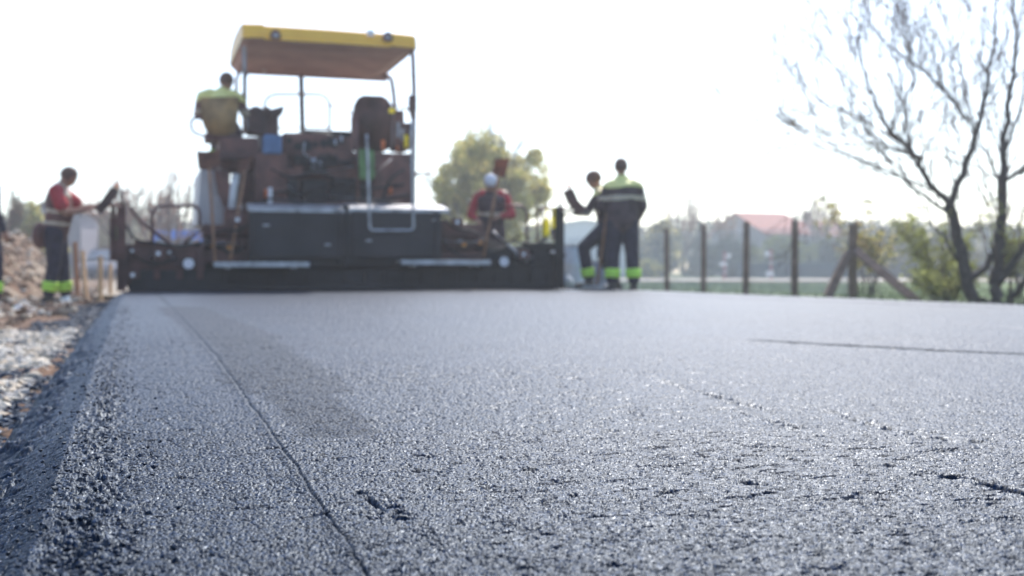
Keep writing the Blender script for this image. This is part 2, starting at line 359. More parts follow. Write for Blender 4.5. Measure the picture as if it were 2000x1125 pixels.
tag(obj('ground', grid_mesh('ground', GX, GY, GZ), MT['field']), kind='structure')
# the levelled road bed in front of the paver
bm = BM(); vs = [bm.verts.new(RD(*q, -0.07)) for q in ((-0.5,16.0),(7.0,16.0),(7.0,110),(-0.5,110))]; bm.faces.new(vs)
tag(obj('road_bed', bm, MT['gravelbed']), kind='structure')
bm = BM(); vs = [bm.verts.new(q) for q in ((-8,49,-0.2),(150,49,-0.2),(150,64,-0.2),(-8,64,-0.2))]; bm.faces.new(vs)
tag(obj('gravel_lane', bm, MT['lane']), kind='structure')
# left verge: rough dirt with stones, rising to a spoil bank
def verge_z(s, t, fine=True):
    z = -0.125 - 0.02*sstep(-0.25, -0.6, s) + 0.05*(fbm(s*2.2, t*2.2, 301, 4)-0.5)*sstep(-0.2, -0.7, s)
    hump = sstep(-1.05, -2.3, s + 0.3*(fbm(s*0.5, t*0.35, 305, 2)-0.5))*sstep(15.0, 18.0, t)*sstep(40, 26, t)
    z = z + hump*(1.0+0.5*(fbm(s*0.9, t*0.6, 303, 3)-0.5))
    if fine: z = z + (0.05+0.22*hump)*(fbm(s*5, t*5, 307, 4)-0.5)
    return z
vt = [0.3]
while vt[-1] < 60: vt.append(vt[-1]*1.012+0.004)
vt = np.array(vt); vs_ = -0.2 - np.concatenate([np.linspace(0, 1.2, 130), 1.2+np.linspace(0.02, 1, 90)**1.6*14])
VT, VS = np.meshgrid(vt, vs_, indexing='ij')
VZ = verge_z(VS, VT)
fv, rv = worley(VS, VT, 0.05, 311); VZ = VZ + 0.02*np.clip(1-fv*1.3, 0, 1)*rv*sstep(14, 6, VT)
VX = VS*CT - VT*ST; VY = VS*ST + VT*CT
def verge_mat():
    m = two_tone('verge_soil', (0.085,0.052,0.034), (0.19,0.12,0.08), (0.40,0.345,0.265), 3.0, 2.0, 1.0, 0.03, 22)
    return m
tag(obj('dirt_verge', grid_mesh('dirt_verge', VX, VY, VZ), verge_mat()), kind='structure')
# scattered stones, as one mass of rubble
ico = bmesh.new(); bmesh.ops.create_icosphere(ico, subdivisions=1, radius=1)
ico.verts.ensure_lookup_table(); icoV = np.array([v.co[:] for v in ico.verts]); icoF = np.array([[v.index for v in f.verts] for f in ico.faces]); ico.free()
def stones(name, pts, sizes, mats, flat=0.6, nm=1):
    n = len(pts); base = icoV[None]*(1+0.30*rng.normal(size=(n, len(icoV), 1)).clip(-1.3, 1.3))
    sc3 = sizes[:, None, None]*np.stack([rng.uniform(0.8, 1.5, n), rng.uniform(0.6, 1.1, n), rng.uniform(flat*0.6, flat*1.3, n)], -1)[:, None, :]
    a = rng.uniform(0, 2*PI, n); ca, sa = np.cos(a), np.sin(a)
    v = base*sc3; tl = rng.normal(0, 0.35, n); ct_, st_ = np.cos(tl), np.sin(tl)
    y = v[..., 1]*ct_[:, None]-v[..., 2]*st_[:, None]; z = v[..., 1]*st_[:, None]+v[..., 2]*ct_[:, None]; x = v[..., 0]
    v = np.stack([x*ca[:, None]-y*sa[:, None], x*sa[:, None]+y*ca[:, None], z], -1) + pts[:, None, :]
    q = (icoF[None]+(np.arange(n)*len(icoV))[:, None, None]).reshape(-1, 3)
    mi = np.repeat(rng.integers(0, nm, n), len(icoF))
    return obj(name, np_mesh(name, v.reshape(-1, 3), q, False, mi), mats)
def scatter(n, s0, s1, t0, t1, tpow, smin, smax, cond=None):
    s = rng.uniform(s0, s1, n); t = t0+(t1-t0)*rng.uniform(0, 1, n)**tpow
    if cond is not None:
        k = cond(s, t); s, t = s[k], t[k]
    size = rng.uniform(0, 1, len(s))**2.5*(smax-smin)+smin
    z = verge_z(s, t) + size*0.25
    return np.stack([s*CT-t*ST, s*ST+t*CT, z], -1), size
MT['stone1'] = mat('cream_limestone', (0.42,0.36,0.28), 0.9, 0, 0.15, 20, 0.4, 60)
MT['stone2'] = mat('grey_limestone', (0.36,0.34,0.31), 0.9, 0, 0.2, 20, 0.4, 60)
MT['stone3'] = mat('pale_limestone', (0.60,0.55,0.46), 0.9, 0, 0.1, 20, 0.4, 60)
MT['clod'] = mat('brown_clod', (0.15,0.095,0.065), 0.95, 0, 0.3, 20, 0.5, 40)
gm = lambda s, t: (fbm(s*1.6, t*0.9, 401, 3) > 0.38 - 0.38*sstep(6, 3, t)) & (s < -0.28-0.10*fbm(t*2, t*0, 403, 2))
p, z_ = scatter(46000, -2.0, -0.33, 1.0, 8.0, 1.6, 0.005, 0.032, gm)
tag(stones('crushed_stone', p, z_, [MT['stone1'], MT['stone2'], MT['stone3']], nm=3), kind='stuff')
p, z_ = scatter(9000, -6.5, -0.55, 6.5, 26, 1.0, 0.012, 0.075, lambda s, t: (t > 11) | (s < -0.8))
tag(stones('rubble', p, z_, [MT['clod'], MT['stone1'], MT['clod'], MT['stone2'], MT['dirt']], nm=5), kind='stuff')
cr = lambda s, t: fbm(s*5, t*2.2, 407, 3) > 0.22 + 1.1*np.clip(-0.36-s, 0, 1)
p, z_ = scatter(46000, -0.72, -0.20, 1.0, 14, 1.7, 0.004, 0.015, cr)
tag(stones('asphalt_crumbs', p, z_*1.2, [MT['asphalt']], nm=1), kind='stuff')
# loose crumbs on the crest of the mat
n = 900; t = 1.0+8*rng.uniform(0,1,n)**1.9; s = -0.06+0.045*rng.normal(size=n)+0.03*(fbm(t*1.3, t*0+3, 5, 3)-0.5)
toe_ = np.clip(-0.10-s, 0, 1)
tag(stones('loose_asphalt_chips', np.stack([s*CT-t*ST, s*ST+t*CT, 0.004-0.62*toe_], -1), rng.uniform(0.0015, 0.0035, n), [MT['asphalt']], 0.8), kind='stuff')

# ------------------------------------------------------------ the paver
pav = empty('asphalt_paver', P1, TH, 'large asphalt paver with yellow canopy and wide black screed laying the road', 'paver')
def pbox(name, m, *boxes, bev=0.008, parent=None):
    b = BM()
    for q in boxes: pxbox(b, *q, bev=bev)
    return obj(name, b, MT[m], parent or pav)
def ptube(name, m, pts, v, r=0.02, rad=0.12, parent=None, n=8):
    b = BM(); tube(b, bend([M(p[0], p[1], p[2] if len(p) > 2 else v) for p in pts], rad), r, n); return obj(name, b, MT[m], parent or pav)
# screed: centre body and extensions
b = BM(); x1 = M(1092, 568, 0).x
box(b, 0.06, x1, 0.0, 0.55, 0.004, 0.10, 0.01); box(b, 0.10, x1-0.03, 0.04, 0.5, 0.10, 0.27, 0.01)
for k in range(22): box(b, 0.2+k*0.255, 0.205+k*0.255+0.02, -0.006, 0.04, 0.02, 0.25, 0.003)
screed = obj('screed_plate', b, MT['dark'], pav)
b = BM(); pxbox(b, 238, 478, 400, 560, 0.08, 0.45); pxbox(b, 262, 470, 300, 480, 0.05, 0.42)
for x in (262, 300, 345, 385): pxbox(b, x, 484, x+12, 545, 0.03, 0.10, 0.004)
for x in (275, 318, 362): pxbox(b, x, 498, x+18, 512, 0.0, 0.09, 0.004)
pxbox(b, 250, 515, 400, 521, 0.02, 0.1, 0.004); obj('left_extension', b, MT['body'], pav)
b = BM(); pxbox(b, 945, 482, 1085, 560, 0.08, 0.45); pxbox(b, 1035, 474, 1085, 484, 0.05, 0.4)
for x in (955, 1000, 1040, 1070): pxbox(b, x, 486, x+11, 548, 0.03, 0.10, 0.004)
for x in (1012, 1052): pxbox(b, x, 494, x+18, 508, 0.0, 0.09, 0.004)
pxbox(b, 945, 514, 1085, 520, 0.02, 0.1, 0.004); obj('right_extension', b, MT['dark'], pav)
b = BM(); pxbox(b, 396, 440, 490, 458, 0.15, 0.5); pxbox(b, 400, 466, 490, 482, 0.10, 0.5); pxbox(b, 396, 488, 490, 512, 0.15, 0.5)
for k in (0, 1): tube(b, [M(395, 462+k*24, 0.3), M(492, 462+k*24, 0.3)], 0.035, 10)
obj('left_step', b, MT['body'], pav)
b = BM(); pxbox(b, 862, 438, 945, 462, 0.15, 0.5); pxbox(b, 862, 466, 940, 482, 0.22, 0.5); pxbox(b, 862, 492, 945, 508, 0.15, 0.5)
pxbox(b, 862, 430, 880, 440, 0.15, 0.4); pxbox(b, 860, 450, 950, 515, 0.52, 0.56)
for k in (0, 1): tube(b, [M(860, 470+k*22, 0.3), M(948, 470+k*22, 0.3)], 0.035, 10)
obj('right_step', b, MT['body'], pav)
# end gates
for (x0, x1_, nm) in ((228, 246, 'left'), (1086, 1102, 'right')):
    b = BM(); a = M(x0, 568, -0.05); c = M(x1_, 395 if nm == 'left' else 404, -0.05)
    box(b, a.x, c.x, -0.06, 0.02, 0.01, c.z, 0.006); box(b, a.x+0.01, c.x-0.01, -0.06, 1.1, 0.01, 0.42, 0.01)
    for z in (0.5, 0.75, 1.0): disc(b, ((a.x+c.x)/2, -0.07, z), (0,1,0), 0.018, 0.03, 8)
    box(b, a.x-0.01, c.x+0.01, -0.09, 0.0, 0.45, 0.49, 0.004)
    obj('end_gate', b, MT['body'] if nm == 'left' else MT['dark'], pav)
b = BM(); pxbox(b, 214, 425, 228, 510, 0.05, 0.09); tube(b, [M(219, 400, 0.07), M(219, 440, 0.07)], 0.016, 8); tube(b, bend([M(205,398,0.07), M(222,394,0.07), M(226,440,0.07)], 0.05), 0.012, 8)
obj('gate_jack', b, MT['body'], pav)
pbox('gate_reflector', 'green', (227, 440, 235, 470, -0.02, 0.05))
# big rear flaps of the centre section
for (a0, a1, tl, tr) in ((487, 674, 405, 406), (682, 862, 405, 406)):
    b = BM(); pxbox(b, a0, 412, a1, 502, -0.10, 0.02, 0.012)
    for k in range(3):
        xx = a0+18+k*(a1-a0-36)/2; pp = M(xx, 413, -0.11); disc(b, pp, (0,1,0), 0.018, 0.02, 10)
    fl = obj('rear_flap', b, MT['flap'], pav)
    b = BM(); p, q = M(a0, 413, -0.10), M(a1, 398, 0.30); prism(b, [(p.x, -0.12, p.z), (p.x, -0.12, p.z+0.045), (p.x, 0.32, p.z+0.13), (p.x, 0.32, p.z+0.06)], (q.x-p.x, 0, 0)); obj('walkway_ledge', b, MT['steel'], fl)
pbox('centre_hinge', 'dark', (674, 400, 682, 520, -0.13, 0.1), (660, 506, 700, 516, -0.05, 0.1))
pbox('lower_frame', 'dark', (487, 500, 862, 520, 0.0, 0.3))
for a0, a1, y in ((418, 604, 509), (783, 958, 505)):
    b = BM(); p, q = M(a0, y, -0.28), M(a1, y+5, -0.28); box(b, p.x, q.x, -0.30, 0.02, q.z-0.02, q.z+0.01, 0.004); 
    box(b, p.x, q.x, -0.305, -0.285, q.z-0.05, q.z+0.012, 0.003)
    for k in range(12): box(b, p.x+0.05+k*(q.x-p.x-0.1)/11-0.01, p.x+0.05+k*(q.x-p.x-0.1)/11+0.01, -0.26, 0.0, q.z+0.01, q.z+0.018)
    for k in (0.15, 0.85): box(b, p.x+(q.x-p.x)*k-0.02, p.x+(q.x-p.x)*k+0.02, -0.28, 0.04, q.z-0.07, q.z-0.02)
    obj('footboard', b, MT['steel'], pav)
for x, y in ((368, 515), (982, 511)):
    b = BM(); c = M(x, y, -0.02); disc(b, c, (0,1,0), 0.085, 0.10, 24); wl = obj('lamp_housing', b, MT['dark'], pav)
    b = BM(); disc(b, (c.x, c.y-0.055, c.z), (0,1,0), 0.066, 0.02, 24); obj('lens', b, MT['lamp'], wl)
for x, y in ((258, 490), (1078, 492), (331, 493)):
    b = BM(); disc(b, M(x, y, -0.0), (0,1,0), 0.022, 0.12, 12); obj('bolt', b, MT['steel'], pav)
for x, y in ((413, 478), (447, 483), (906, 478), (937, 474)):
    b = BM(); disc(b, M(x, y, 0.08), (0,1,0), 0.026, 0.06, 14); obj('amber_reflector', b, MT['amber'], pav)
# rails and braces on the extensions
ptube('guard_rail', 'rail', [(297,480),(297,402),(390,402),(390,440)], 0.35, 0.022, 0.14)
ptube('guard_rail', 'rail', [(960,401),(1029,401),(1029,475)], 0.35, 0.022, 0.14)
ptube('guard_rail', 'rail', [(1050,475),(1050,408),(1080,406),(1080,470)], 0.30, 0.02, 0.08)
ptube('support_brace', 'rail', [(244,388),(268,428),(335,478)], 0.2, 0.022, 0.2)
ptube('support_brace', 'rail', [(358,478),(406,438)], 0.15, 0.035)
ptube('support_brace', 'rail', [(1000,470),(1070,430)], 0.25, 0.014)
ptube('leveling_rod', 'steel', [(963,452),(1005,490),(1030,510)], 0.02, 0.022)
ptube('gate_spindle', 'rail', [(238,372),(238,400)], 0.0, 0.02); ptube('gate_spindle', 'rail', [(1094,396),(1094,410)], 0.0, 0.025)
ptube('gate_spindle', 'rail', [(1060,400),(1060,470)], 0.1, 0.014); ptube('gate_spindle', 'rail', [(1068,392),(1068,470)], 0.1, 0.012)
# yellow reflective flags on the right end
for (x, y, h) in ((1068, 428, 34), (1083, 424, 22)):
    b = BM(); pxbox(b, x-6, y, x+6, y+h, -0.02, 0.0, 0.004); pxbox(b, x-2, y-20, x+2, y, -0.015, -0.005, 0.002); obj('warning_flag', b, MT['hiyellow'], pav)
# swing arms and screed control panels
def control_panel(pts, tip, v, arm):
    b = BM(); P = [M(x, y, v) for x, y in pts]
    for (a, c_) in zip(P, P[1:]):
        d = (c_-a); nn = Vector((-d.z, 0, d.x)).normalized()*0.055
        prism(b, [a-nn, c_-nn*0.9, c_+nn*0.9, a+nn], (0, 0.16, 0))
    for k in range(6):
        q = P[0].lerp(P[-1], 0.2+0.12*k); disc(b, (q.x, v-0.01, q.z), (0,1,0), 0.012, 0.03, 8)
    cp = obj('control_panel', b, MT['body'], pav)
    b = BM(); ell(b, M(tip[0], tip[1], v+0.08), 0.025, 0.025, 0.04); obj('signal_lamp', b, MT['orange'], cp)
    ptube('swing_arm', 'rail', arm, v+0.1, 0.018, 0.08)
control_panel([(190,413),(208,393),(226,368)], (228,363), -0.35, [(200,404),(214,398),(238,404)])
control_panel([(1141,412),(1124,396),(1113,370)], (1111,364), -0.3, [(1128,404),(1110,410),(1092,408)])
# tractor: hopper, sides, engine housing
b = BM(); W2 = M(487, 400, 0.5).x; W3 = M(815, 400, 0.5).x
pxbox(b, 505, 300, 800, 405, 1.0, 5.6, 0.03); pxbox(b, 520, 395, 790, 540, 0.7, 6.2, 0.03)
obj('chassis', b, MT['body'], pav)
b = BM()
for (x0, y0, x1_, y1, v0, v1) in ((555,262,640,300,0.95,1.6),(640,268,690,310,0.95,1.7),(500,300,560,395,0.85,1.2),(575,300,700,345,0.88,1.2),(730,300,800,398,0.85,1.2),(560,330,585,398,0.8,1.1)):
    pxbox(b, x0, y0, x1_, y1, v0, v1, 0.015)
obj('engine_housing', b, MT['body2'], pav)
b = BM()
for k in range(9): pxbox(b, 594+k*5, 308, 597+k*5, 340, 0.85, 0.89, 0.002)
obj('vent_grille', b, MT['dark'], pav)
b = BM()
for q in ((562,350,584,398,0.78,1.0),(590,352,638,398,0.8,1.1),(650,348,700,398,0.84,1.1),(706,352,728,398,0.86,1.1),(575,303,600,322,0.84,0.95),(622,303,660,318,0.82,0.95)): pxbox(b, *q, 0.02)
obj('battery_box', b, MT['dark'], pav)
b = BM()
for k in range(7):
    c = M(565+k*17, 275+(k*37 % 13), 0.93); tube(b, [c, c+Vector((0, 0.1, 0))], 0.04+0.02*(k % 3), 12)
obj('pump_block', b, MT['dark'], pav)
# hoses
for pts in ([(512,398),(540,372),(600,380),(660,350),(720,368)], [(530,330),(570,350),(620,332),(700,372),(790,360)], [(585,398),(620,360),(650,372),(672,400)], [(700,330),(680,318),(640,324),(600,318)], [(745,398),(760,350),(790,330)], [(610,392),(640,380),(740,392),(800,380)], [(640,300),(668,318),(700,308)], [(655,360),(668,376),(690,350)]):
    ptube('hydraulic_hose', 'dark', pts, 0.78, 0.018, 0.25)
for pts in ([(640,382),(690,388)], [(560,362),(598,394)], [(615,338),(690,325)], [(595,278),(592,300),(606,308)], [(720,350),(765,310)]):
    ptube('hydraulic_pipe', 'steel', pts, 0.76, 0.012, 0.1)
for (x, y, m, r) in ((520,378,'orange',0.035),(667,271,'lamp',0.022),(655,278,'lamp',0.022),(763,372,'orange',0.03),(748,283,'orange',0.04),(776,290,'orange',0.02),(612,320,'steel',0.05),(625,322,'steel',0.03)):
    b = BM(); c = M(x, y, 0.80); tube(b, [c-Vector((0,0,r*1.6)), c+Vector((0,0,r*1.6))], r*0.7, 10); obj('valve_knob', b, MT[m], pav)
pbox('grease_can', 'lamp', (524, 366, 532, 398, 0.6, 0.7))
# left side fairing (pale) and steps
b = BM(); p = [M(392,330,0.9), M(445,338,0.9), M(442,438,0.9), M(385,438,0.9)]; prism(b, p, (0, 1.6, 0)); obj('side_fairing', b, MT['panel'], pav)
b = BM(); p = [M(418,332,0.75), M(450,336,0.75), M(446,410,0.75), M(430,395,0.75)]; prism(b, p, (0, 0.1, 0)); obj('fairing_bracket', b, MT['body2'], pav)
ptube('air_duct', 'white', [(462,340),(456,368),(450,432)], 0.68, 0.045, 0.2)
ptube('ladder_rail', 'panel', [(424,384),(444,424)], 0.66, 0.022); ptube('ladder_rail', 'panel', [(470,398),(468,436)], 0.6, 0.02)
b = BM(); pxbox(b, 440, 408, 490, 440, 0.45, 0.8); obj('step_bracket', b, MT['body2'], pav)
pbox('hopper_side', 'body2', (470, 340, 515, 440, 1.3, 5.0))
pbox('hopper_side', 'body2', (795, 300, 812, 400, 1.2, 5.0))
# platform, consoles, seats
b = BM(); a, c = M(425, 300, 1.0), M(812, 288, 1.0); box(b, a.x, c.x, 1.0, 3.2, a.z-0.06, a.z+0.02, 0.01); obj('operator_platform', b, MT['body'], pav)
b = BM(); pxbox(b, 508, 215, 545, 300, 1.9, 2.4, 0.03); prism(b, [M(528,214,1.85), M(556,206,1.85), M(552,222,1.85), M(536,230,1.85)], (0, 0.4, 0)); 
ell(b, M(522,222,1.9), 0.07, 0.07, 0.10); ell(b, M(500,218,1.9), 0.10, 0.1, 0.08); pxbox(b, 484, 212, 520, 262, 1.8, 2.1, 0.03); obj('steering_console', b, MT['body'], pav)
b = BM(); pxbox(b, 556, 262, 640, 275, 2.4, 3.0, 0.03); pxbox(b, 590, 256, 690, 300, 2.5, 3.1, 0.04); ell(b, M(585,268,2.4), 0.16, 0.1, 0.07); ell(b, M(625,266,2.4), 0.2, 0.1, 0.07); obj('dashboard', b, MT['dark'], pav)
def seat(x0, x1_, yt, yb, v, nm, m):
    b = BM(); a, c = M(x0, yb, v), M(x1_, yt, v); ux = (a.x+c.x)/2; wd = (c.x-a.x)/2
    pl = [(ux-wd*0.95, a.z), (ux-wd, a.z+(c.z-a.z)*0.6), (ux-wd*0.9, a.z+(c.z-a.z)*0.85), (ux-wd*0.6, c.z), (ux+wd*0.6, c.z), (ux+wd*0.95, a.z+(c.z-a.z)*0.85), (ux+wd, a.z+(c.z-a.z)*0.6), (ux+wd*0.85, a.z)]
    prism(b, [(q[0], v, q[1]) for q in pl], (0, 0.13, 0)); bmesh.ops.bevel(b, geom=b.edges[:], offset=0.03, segments=3, affect='EDGES')
    st = obj(nm, b, MT[m], pav, True)
    b = BM(); box(b, ux-wd*0.95, ux+wd*0.95, v+0.1, v+0.6, a.z-0.02, a.z+0.12, 0.04); obj('seat_cushion', b, MT[m], st)
    b = BM(); box(b, ux-wd*0.6, ux+wd*0.6, v+0.15, v+0.5, a.z-0.35, a.z-0.02, 0.02); obj('seat_base', b, MT['body'], st)
    return st
# left seat shell in front of the operator, right empty seat
b = BM(); pl = [M(x, y, 1.35) for x, y in ((390,190),(395,234),(402,255),(412,262),(438,264),(462,258),(468,188))]
prism(b, pl, (0, 0.10, 0)); bmesh.ops.bevel(b, geom=b.edges[:], offset=0.02, segments=2, affect='EDGES'); ls = obj('operator_seat', b, MT['seatshell'], pav, True)
b = BM(); a, c = M(402, 262, 1.45), M(470, 272, 1.45); box(b, a.x, c.x, 1.42, 1.95, c.z-0.03, c.z+0.09, 0.03); obj('seat_cushion', b, MT['body'], ls)
b = BM(); pl = [M(x, y, 1.35) for x, y in ((428,268),(505,268),(508,330),(480,334),(430,330))]; prism(b, pl, (0, 0.7, 0)); bmesh.ops.bevel(b, geom=b.edges[:], offset=0.02, segments=2, affect='EDGES'); obj('seat_pedestal', b, MT['body2'], ls)
seat(690, 768, 188, 285, 1.5, 'high_backed_seat', 'body')
pbox('arm_rest', 'body2', (688, 225, 700, 288, 1.35, 1.49), bev=0.02)
pbox('side_console', 'body2', (772, 215, 790, 292, 1.5, 1.9), (788, 240, 803, 292, 1.45, 2.0), bev=0.02)
for (x, y, m, hh, ww) in ((778,238,'steel',30,4),(786,252,'steel',22,3),(793,262,'hiyellow',26,5),(765,212,'hiyellow',8,8)):
    pbox('control_lever', m, (x-ww/2, y, x+ww/2+2, y+hh, 1.3, 1.35), bev=0.004)
ptube('side_loop_rail', 'rail', [(440,266),(392,265),(374,256),(373,231),(396,231)], 1.2, 0.018, 0.12)
# front guard rails
ptube('front_rail', 'rail', [(516,262),(516,184),(644,184),(644,262)], 3.3, 0.020, 0.22)
ptube('front_rail', 'rail', [(534,250),(644,250)], 3.3, 0.018)
ptube('front_rail', 'rail', [(644,204),(690,220),(700,262)], 3.0, 0.016, 0.1)
ptube('front_rail', 'rail', [(762,206),(800,212),(806,240)], 2.6, 0.018, 0.1)
# hanging rear handrail (grey tubes down over the right flap)
ptube('rear_handrail', 'steel', [(716,262),(718,300),(722,450),(808,450),(804,262),(806,232)], -0.16, 0.019, 0.06)
ptube('rear_handrail', 'rail', [(697,238),(699,400)], 0.4, 0.018)
# canopy
V0 = 0.9; VF = 3.1
zt0 = M(475, 42, V0).z; uL = M(474, 42, V0).x; uR = M(815, 50, V0).x; zb = M(475, 73, V0).z
b = BM(); n = 10
sec = [(0.0, zb), (0.02, zb+0.10), (0.05, zt0-0.03), (0.12, zt0+0.0), (0.8, zt0+0.045), (1.5, zt0+0.04), (2.08, zt0-0.05), (2.16, zt0-0.14), (2.20, zb-0.02)]
def ring(u, ins, dz): return [b.verts.new((u, V0+ins+(s[0]*(2.2-2*ins)/2.2), s[1]+dz)) for s in sec]
us = [(uL, 0.03, 0), (uL+0.04, 0.0, 0.0), (uL+0.28, 0, 0.012), (uL+0.30, 0, -0.008), ((uL+uR)/2, 0, -0.002), (uR-0.40, 0, -0.008), (uR-0.38, 0, 0.012), (uR-0.04, 0, 0.0), (uR, 0.03, -0.01)]
rg = [ring(*q) for q in us]
for a, c in zip(rg, rg[1:]):
    for k in range(len(sec)-1): f = b.faces.new((a[k], a[k+1], c[k+1], c[k])); f.smooth = False
b.faces.new(rg[0]); b.faces.new(rg[-1])
can = obj('canopy', b, MT['yellow'], pav)
b = BM()
def up(u, v, z): return b.verts.new((u, v, z))
o_ = [up(uL+0.015, V0+0.012, zb), up(uR-0.015, V0+0.012, zb), up(uR-0.02, V0+2.19, zb-0.02), up(uL+0.02, V0+2.19, zb-0.02)]
i_ = [up(uL+0.10, V0+0.25, zb-0.06), up(uR-0.22, V0+0.25, zb-0.08), up(uR-0.30, V0+2.12, zb-0.12), up(uL+0.1, V0+2.12, zb-0.12)]
j_ = [up(uL+0.5, V0+0.7, zb-0.02), up(uR-0.8, V0+0.7, zb-0.02), up(uR-0.8, V0+1.7, zb-0.05), up(uL+0.5, V0+1.7, zb-0.05)]
for A, B_ in ((o_, i_), (i_, j_)):
    for k in range(4): b.faces.new((A[k], A[(k+1)%4], B_[(k+1)%4], B_[k]))
b.faces.new(j_); b.faces.new([up(p.co.x, p.co.y, p.co.z+0.05) for p in (o_[0], o_[3], o_[2], o_[1])]); 
obj('canopy_lining', b, MT['under'], can)
for x, y in ((538, 68), (757, 72)):
    b = BM(); c = M(x, y, V0-0.02); disc(b, c, (0,1,0), 0.068, 0.05, 20); box(b, c.x-0.067, c.x+0.067, c.y-0.024, c.y+0.024, c.z-0.05, c.z); wl = obj('work_light', b, MT['body2'], can)
    b = BM(); ell(b, (c.x, c.y-0.024, c.z-0.015), 0.045, 0.02, 0.026); obj('lens', b, MT['steel'], wl)
pbox('rear_sticker', 'white', (717, 59, 731, 70, V0-0.012, V0+0.02), parent=can, bev=0.001)
# canopy posts and front window frame
ptube('canopy_post', 'rail', [(790,86,V0+0.3),(806,100,V0+0.3),(809,180,V0+0.25),(806,400,0.8)], 1.2, 0.034, 0.18)
pbox('post_bracket', 'body', (800, 186, 814, 216, 1.0, 1.1)); pbox('post_bracket', 'body', (797, 240, 812, 262, 0.95, 1.1))
ptube('canopy_post', 'panel', [(477,90,V0+0.3),(478,182,V0+0.3)], 1.2, 0.028)
VFR = 3.0
ptube('window_frame', 'rail', [(478,262),(478,150),(482,139),(740,143),(764,150),(770,190),(773,262)], VFR, 0.035, 0.16)
ptube('window_frame', 'rail', [(462,186),(462,150),(475,132)], VFR, 0.024, 0.12)
ptube('window_frame', 'rail', [(588,141),(591,262)], VFR, 0.04)
pbox('window_header', 'under', (480, 112, 757, 143, VFR-0.02, VFR+0.08))
for x, y in ((516,139),(559,129),(629,140),(668,133),(483,119),(483,130),(738,121),(743,134)):
    b = BM(); ell(b, M(x, y, VFR-0.2), 0.022, 0.012, 0.022); obj('roof_bolt', b, MT['lamp'], pav)
# arm standing out on the right
ptube('side_marker_arm', 'rail', [(812,340),(840,339)], 1.5, 0.03)
# auger guard, tow arms, crawler tracks, hopper
for x0, x1_ in ((530, 590), (735, 800)):
    b = BM(); a, c = M(x0, 450, 1.2), M(x1_, 450, 1.2)
    box(b, a.x, c.x, 1.6, 5.4, -0.05, 0.62, 0.22)
    for k in range(16): box(b, a.x-0.01, c.x+0.01, 1.75+k*0.23, 1.83+k*0.23, -0.068, 0.64, 0.01)
    obj('crawler_track', b, MT['rubber'], pav)
b = BM(); a, c = M(500, 450, 1), M(810, 450, 1)
for (u0, u1) in ((a.x-0.35, a.x-0.27), (c.x+0.27, c.x+0.35)): prism(b, [(u0, 5.2, 0.5), (u0, 7.0, 0.5), (u0, 7.0, 1.2), (u0, 5.2, 1.6)], (u1-u0, 0, 0))
box(b, a.x-0.3, c.x+0.3, 5.2, 7.0, 0.45, 0.52); box(b, a.x-0.3, c.x+0.3, 5.15, 5.22, 0.5, 1.6); obj('hopper', b, MT['body'], pav)
for u0 in (a.x-0.5, c.x+0.42): b = BM(); box(b, u0, u0+0.08, 0.3, 4.2, 0.42, 0.58, 0.01); obj('tow_arm', b, MT['body'], pav)
b = BM(); a = M(487, 450, 0.6)
box(b, 0.3, 5.5, 0.62, 0.66, 0.1, 0.5)
tube(b, [(0.3, 0.9, 0.25), (5.5, 0.9, 0.25)], 0.05, 10)
for k in range(60):
    an = k*0.9; tube(b, [(0.35+k*0.087, 0.9, 0.25), (0.35+k*0.087, 0.9+0.17*math.cos(an), 0.25+0.17*math.sin(an))], 0.02, 5)
obj('auger', b, MT['dark'], pav)
b = BM(); tube(b, [(3.9, 3.6, 1.5), (3.9, 3.6, 2.0)], 0.05, 10); obj('exhaust', b, MT['rail'], pav)
# more mechanism on the screed
for pts, v in (([(490,430),(470,452),(430,448),(404,470),(380,482)],0.05), ([(490,470),(455,500),(410,470),(350,482),(300,474),(262,470),(240,430)],0.0), ([(862,420),(885,446),(930,452),(955,478),(1010,470),(1050,482),(1088,440)],0.0), ([(862,470),(900,505),(950,496),(990,480)],0.02), ([(262,500),(300,520),(345,505)],0.0), ([(1000,500),(1030,522),(1075,506)],0.0), ([(500,396),(530,386),(600,398),(690,388),(780,397)],0.2)):
    ptube('screed_hose', 'dark', pts, v, 0.016, 0.2)
for x0, x1_, y in ((405,470,476),(868,935,472),(275,340,505),(1005,1070,502)):
    b = BM(); tube(b, [M(x0, y, 0.06), M((x0+x1_)/2, y, 0.06)], 0.035, 12); tube(b, [M((x0+x1_)/2, y, 0.06), M(x1_, y, 0.06)], 0.016, 10); obj('hydraulic_cylinder', b, MT['steel'], pav)
for q in ((300,486,322,508),(1015,488,1035,506),(455,420,478,438),(885,425,905,440),(250,528,262,545)):
    b = BM(); pxbox(b, *q, -0.06, 0.05, 0.01); jb = obj('junction_box', b, MT['body'], pav); a = M(q[0]+5, q[1]+5, -0.065); b = BM(); box(b, a.x, a.x+0.05, -0.064, -0.058, a.z-0.05, a.z); obj('label_plate', b, MT['white'], jb)
for a0, a1 in ((487, 674), (682, 862)):
    for x in (a0+8, a1-12):
        b = BM(); p = M(x, 405, -0.13); box(b, p.x, p.x+0.03, -0.145, -0.10, M(x, 500, -0.13).z, p.z-0.05, 0.006); obj('flap_rib', b, MT['flap'], pav)
for x, y in ((520,440),(640,478),(720,470),(850,430)):
    b = BM(); p = M(x, y, -0.102); box(b, p.x-0.04, p.x+0.04, -0.112, -0.10, p.z-0.012, p.z+0.012, 0.003); obj('flap_latch', b, MT['steel'], pav)
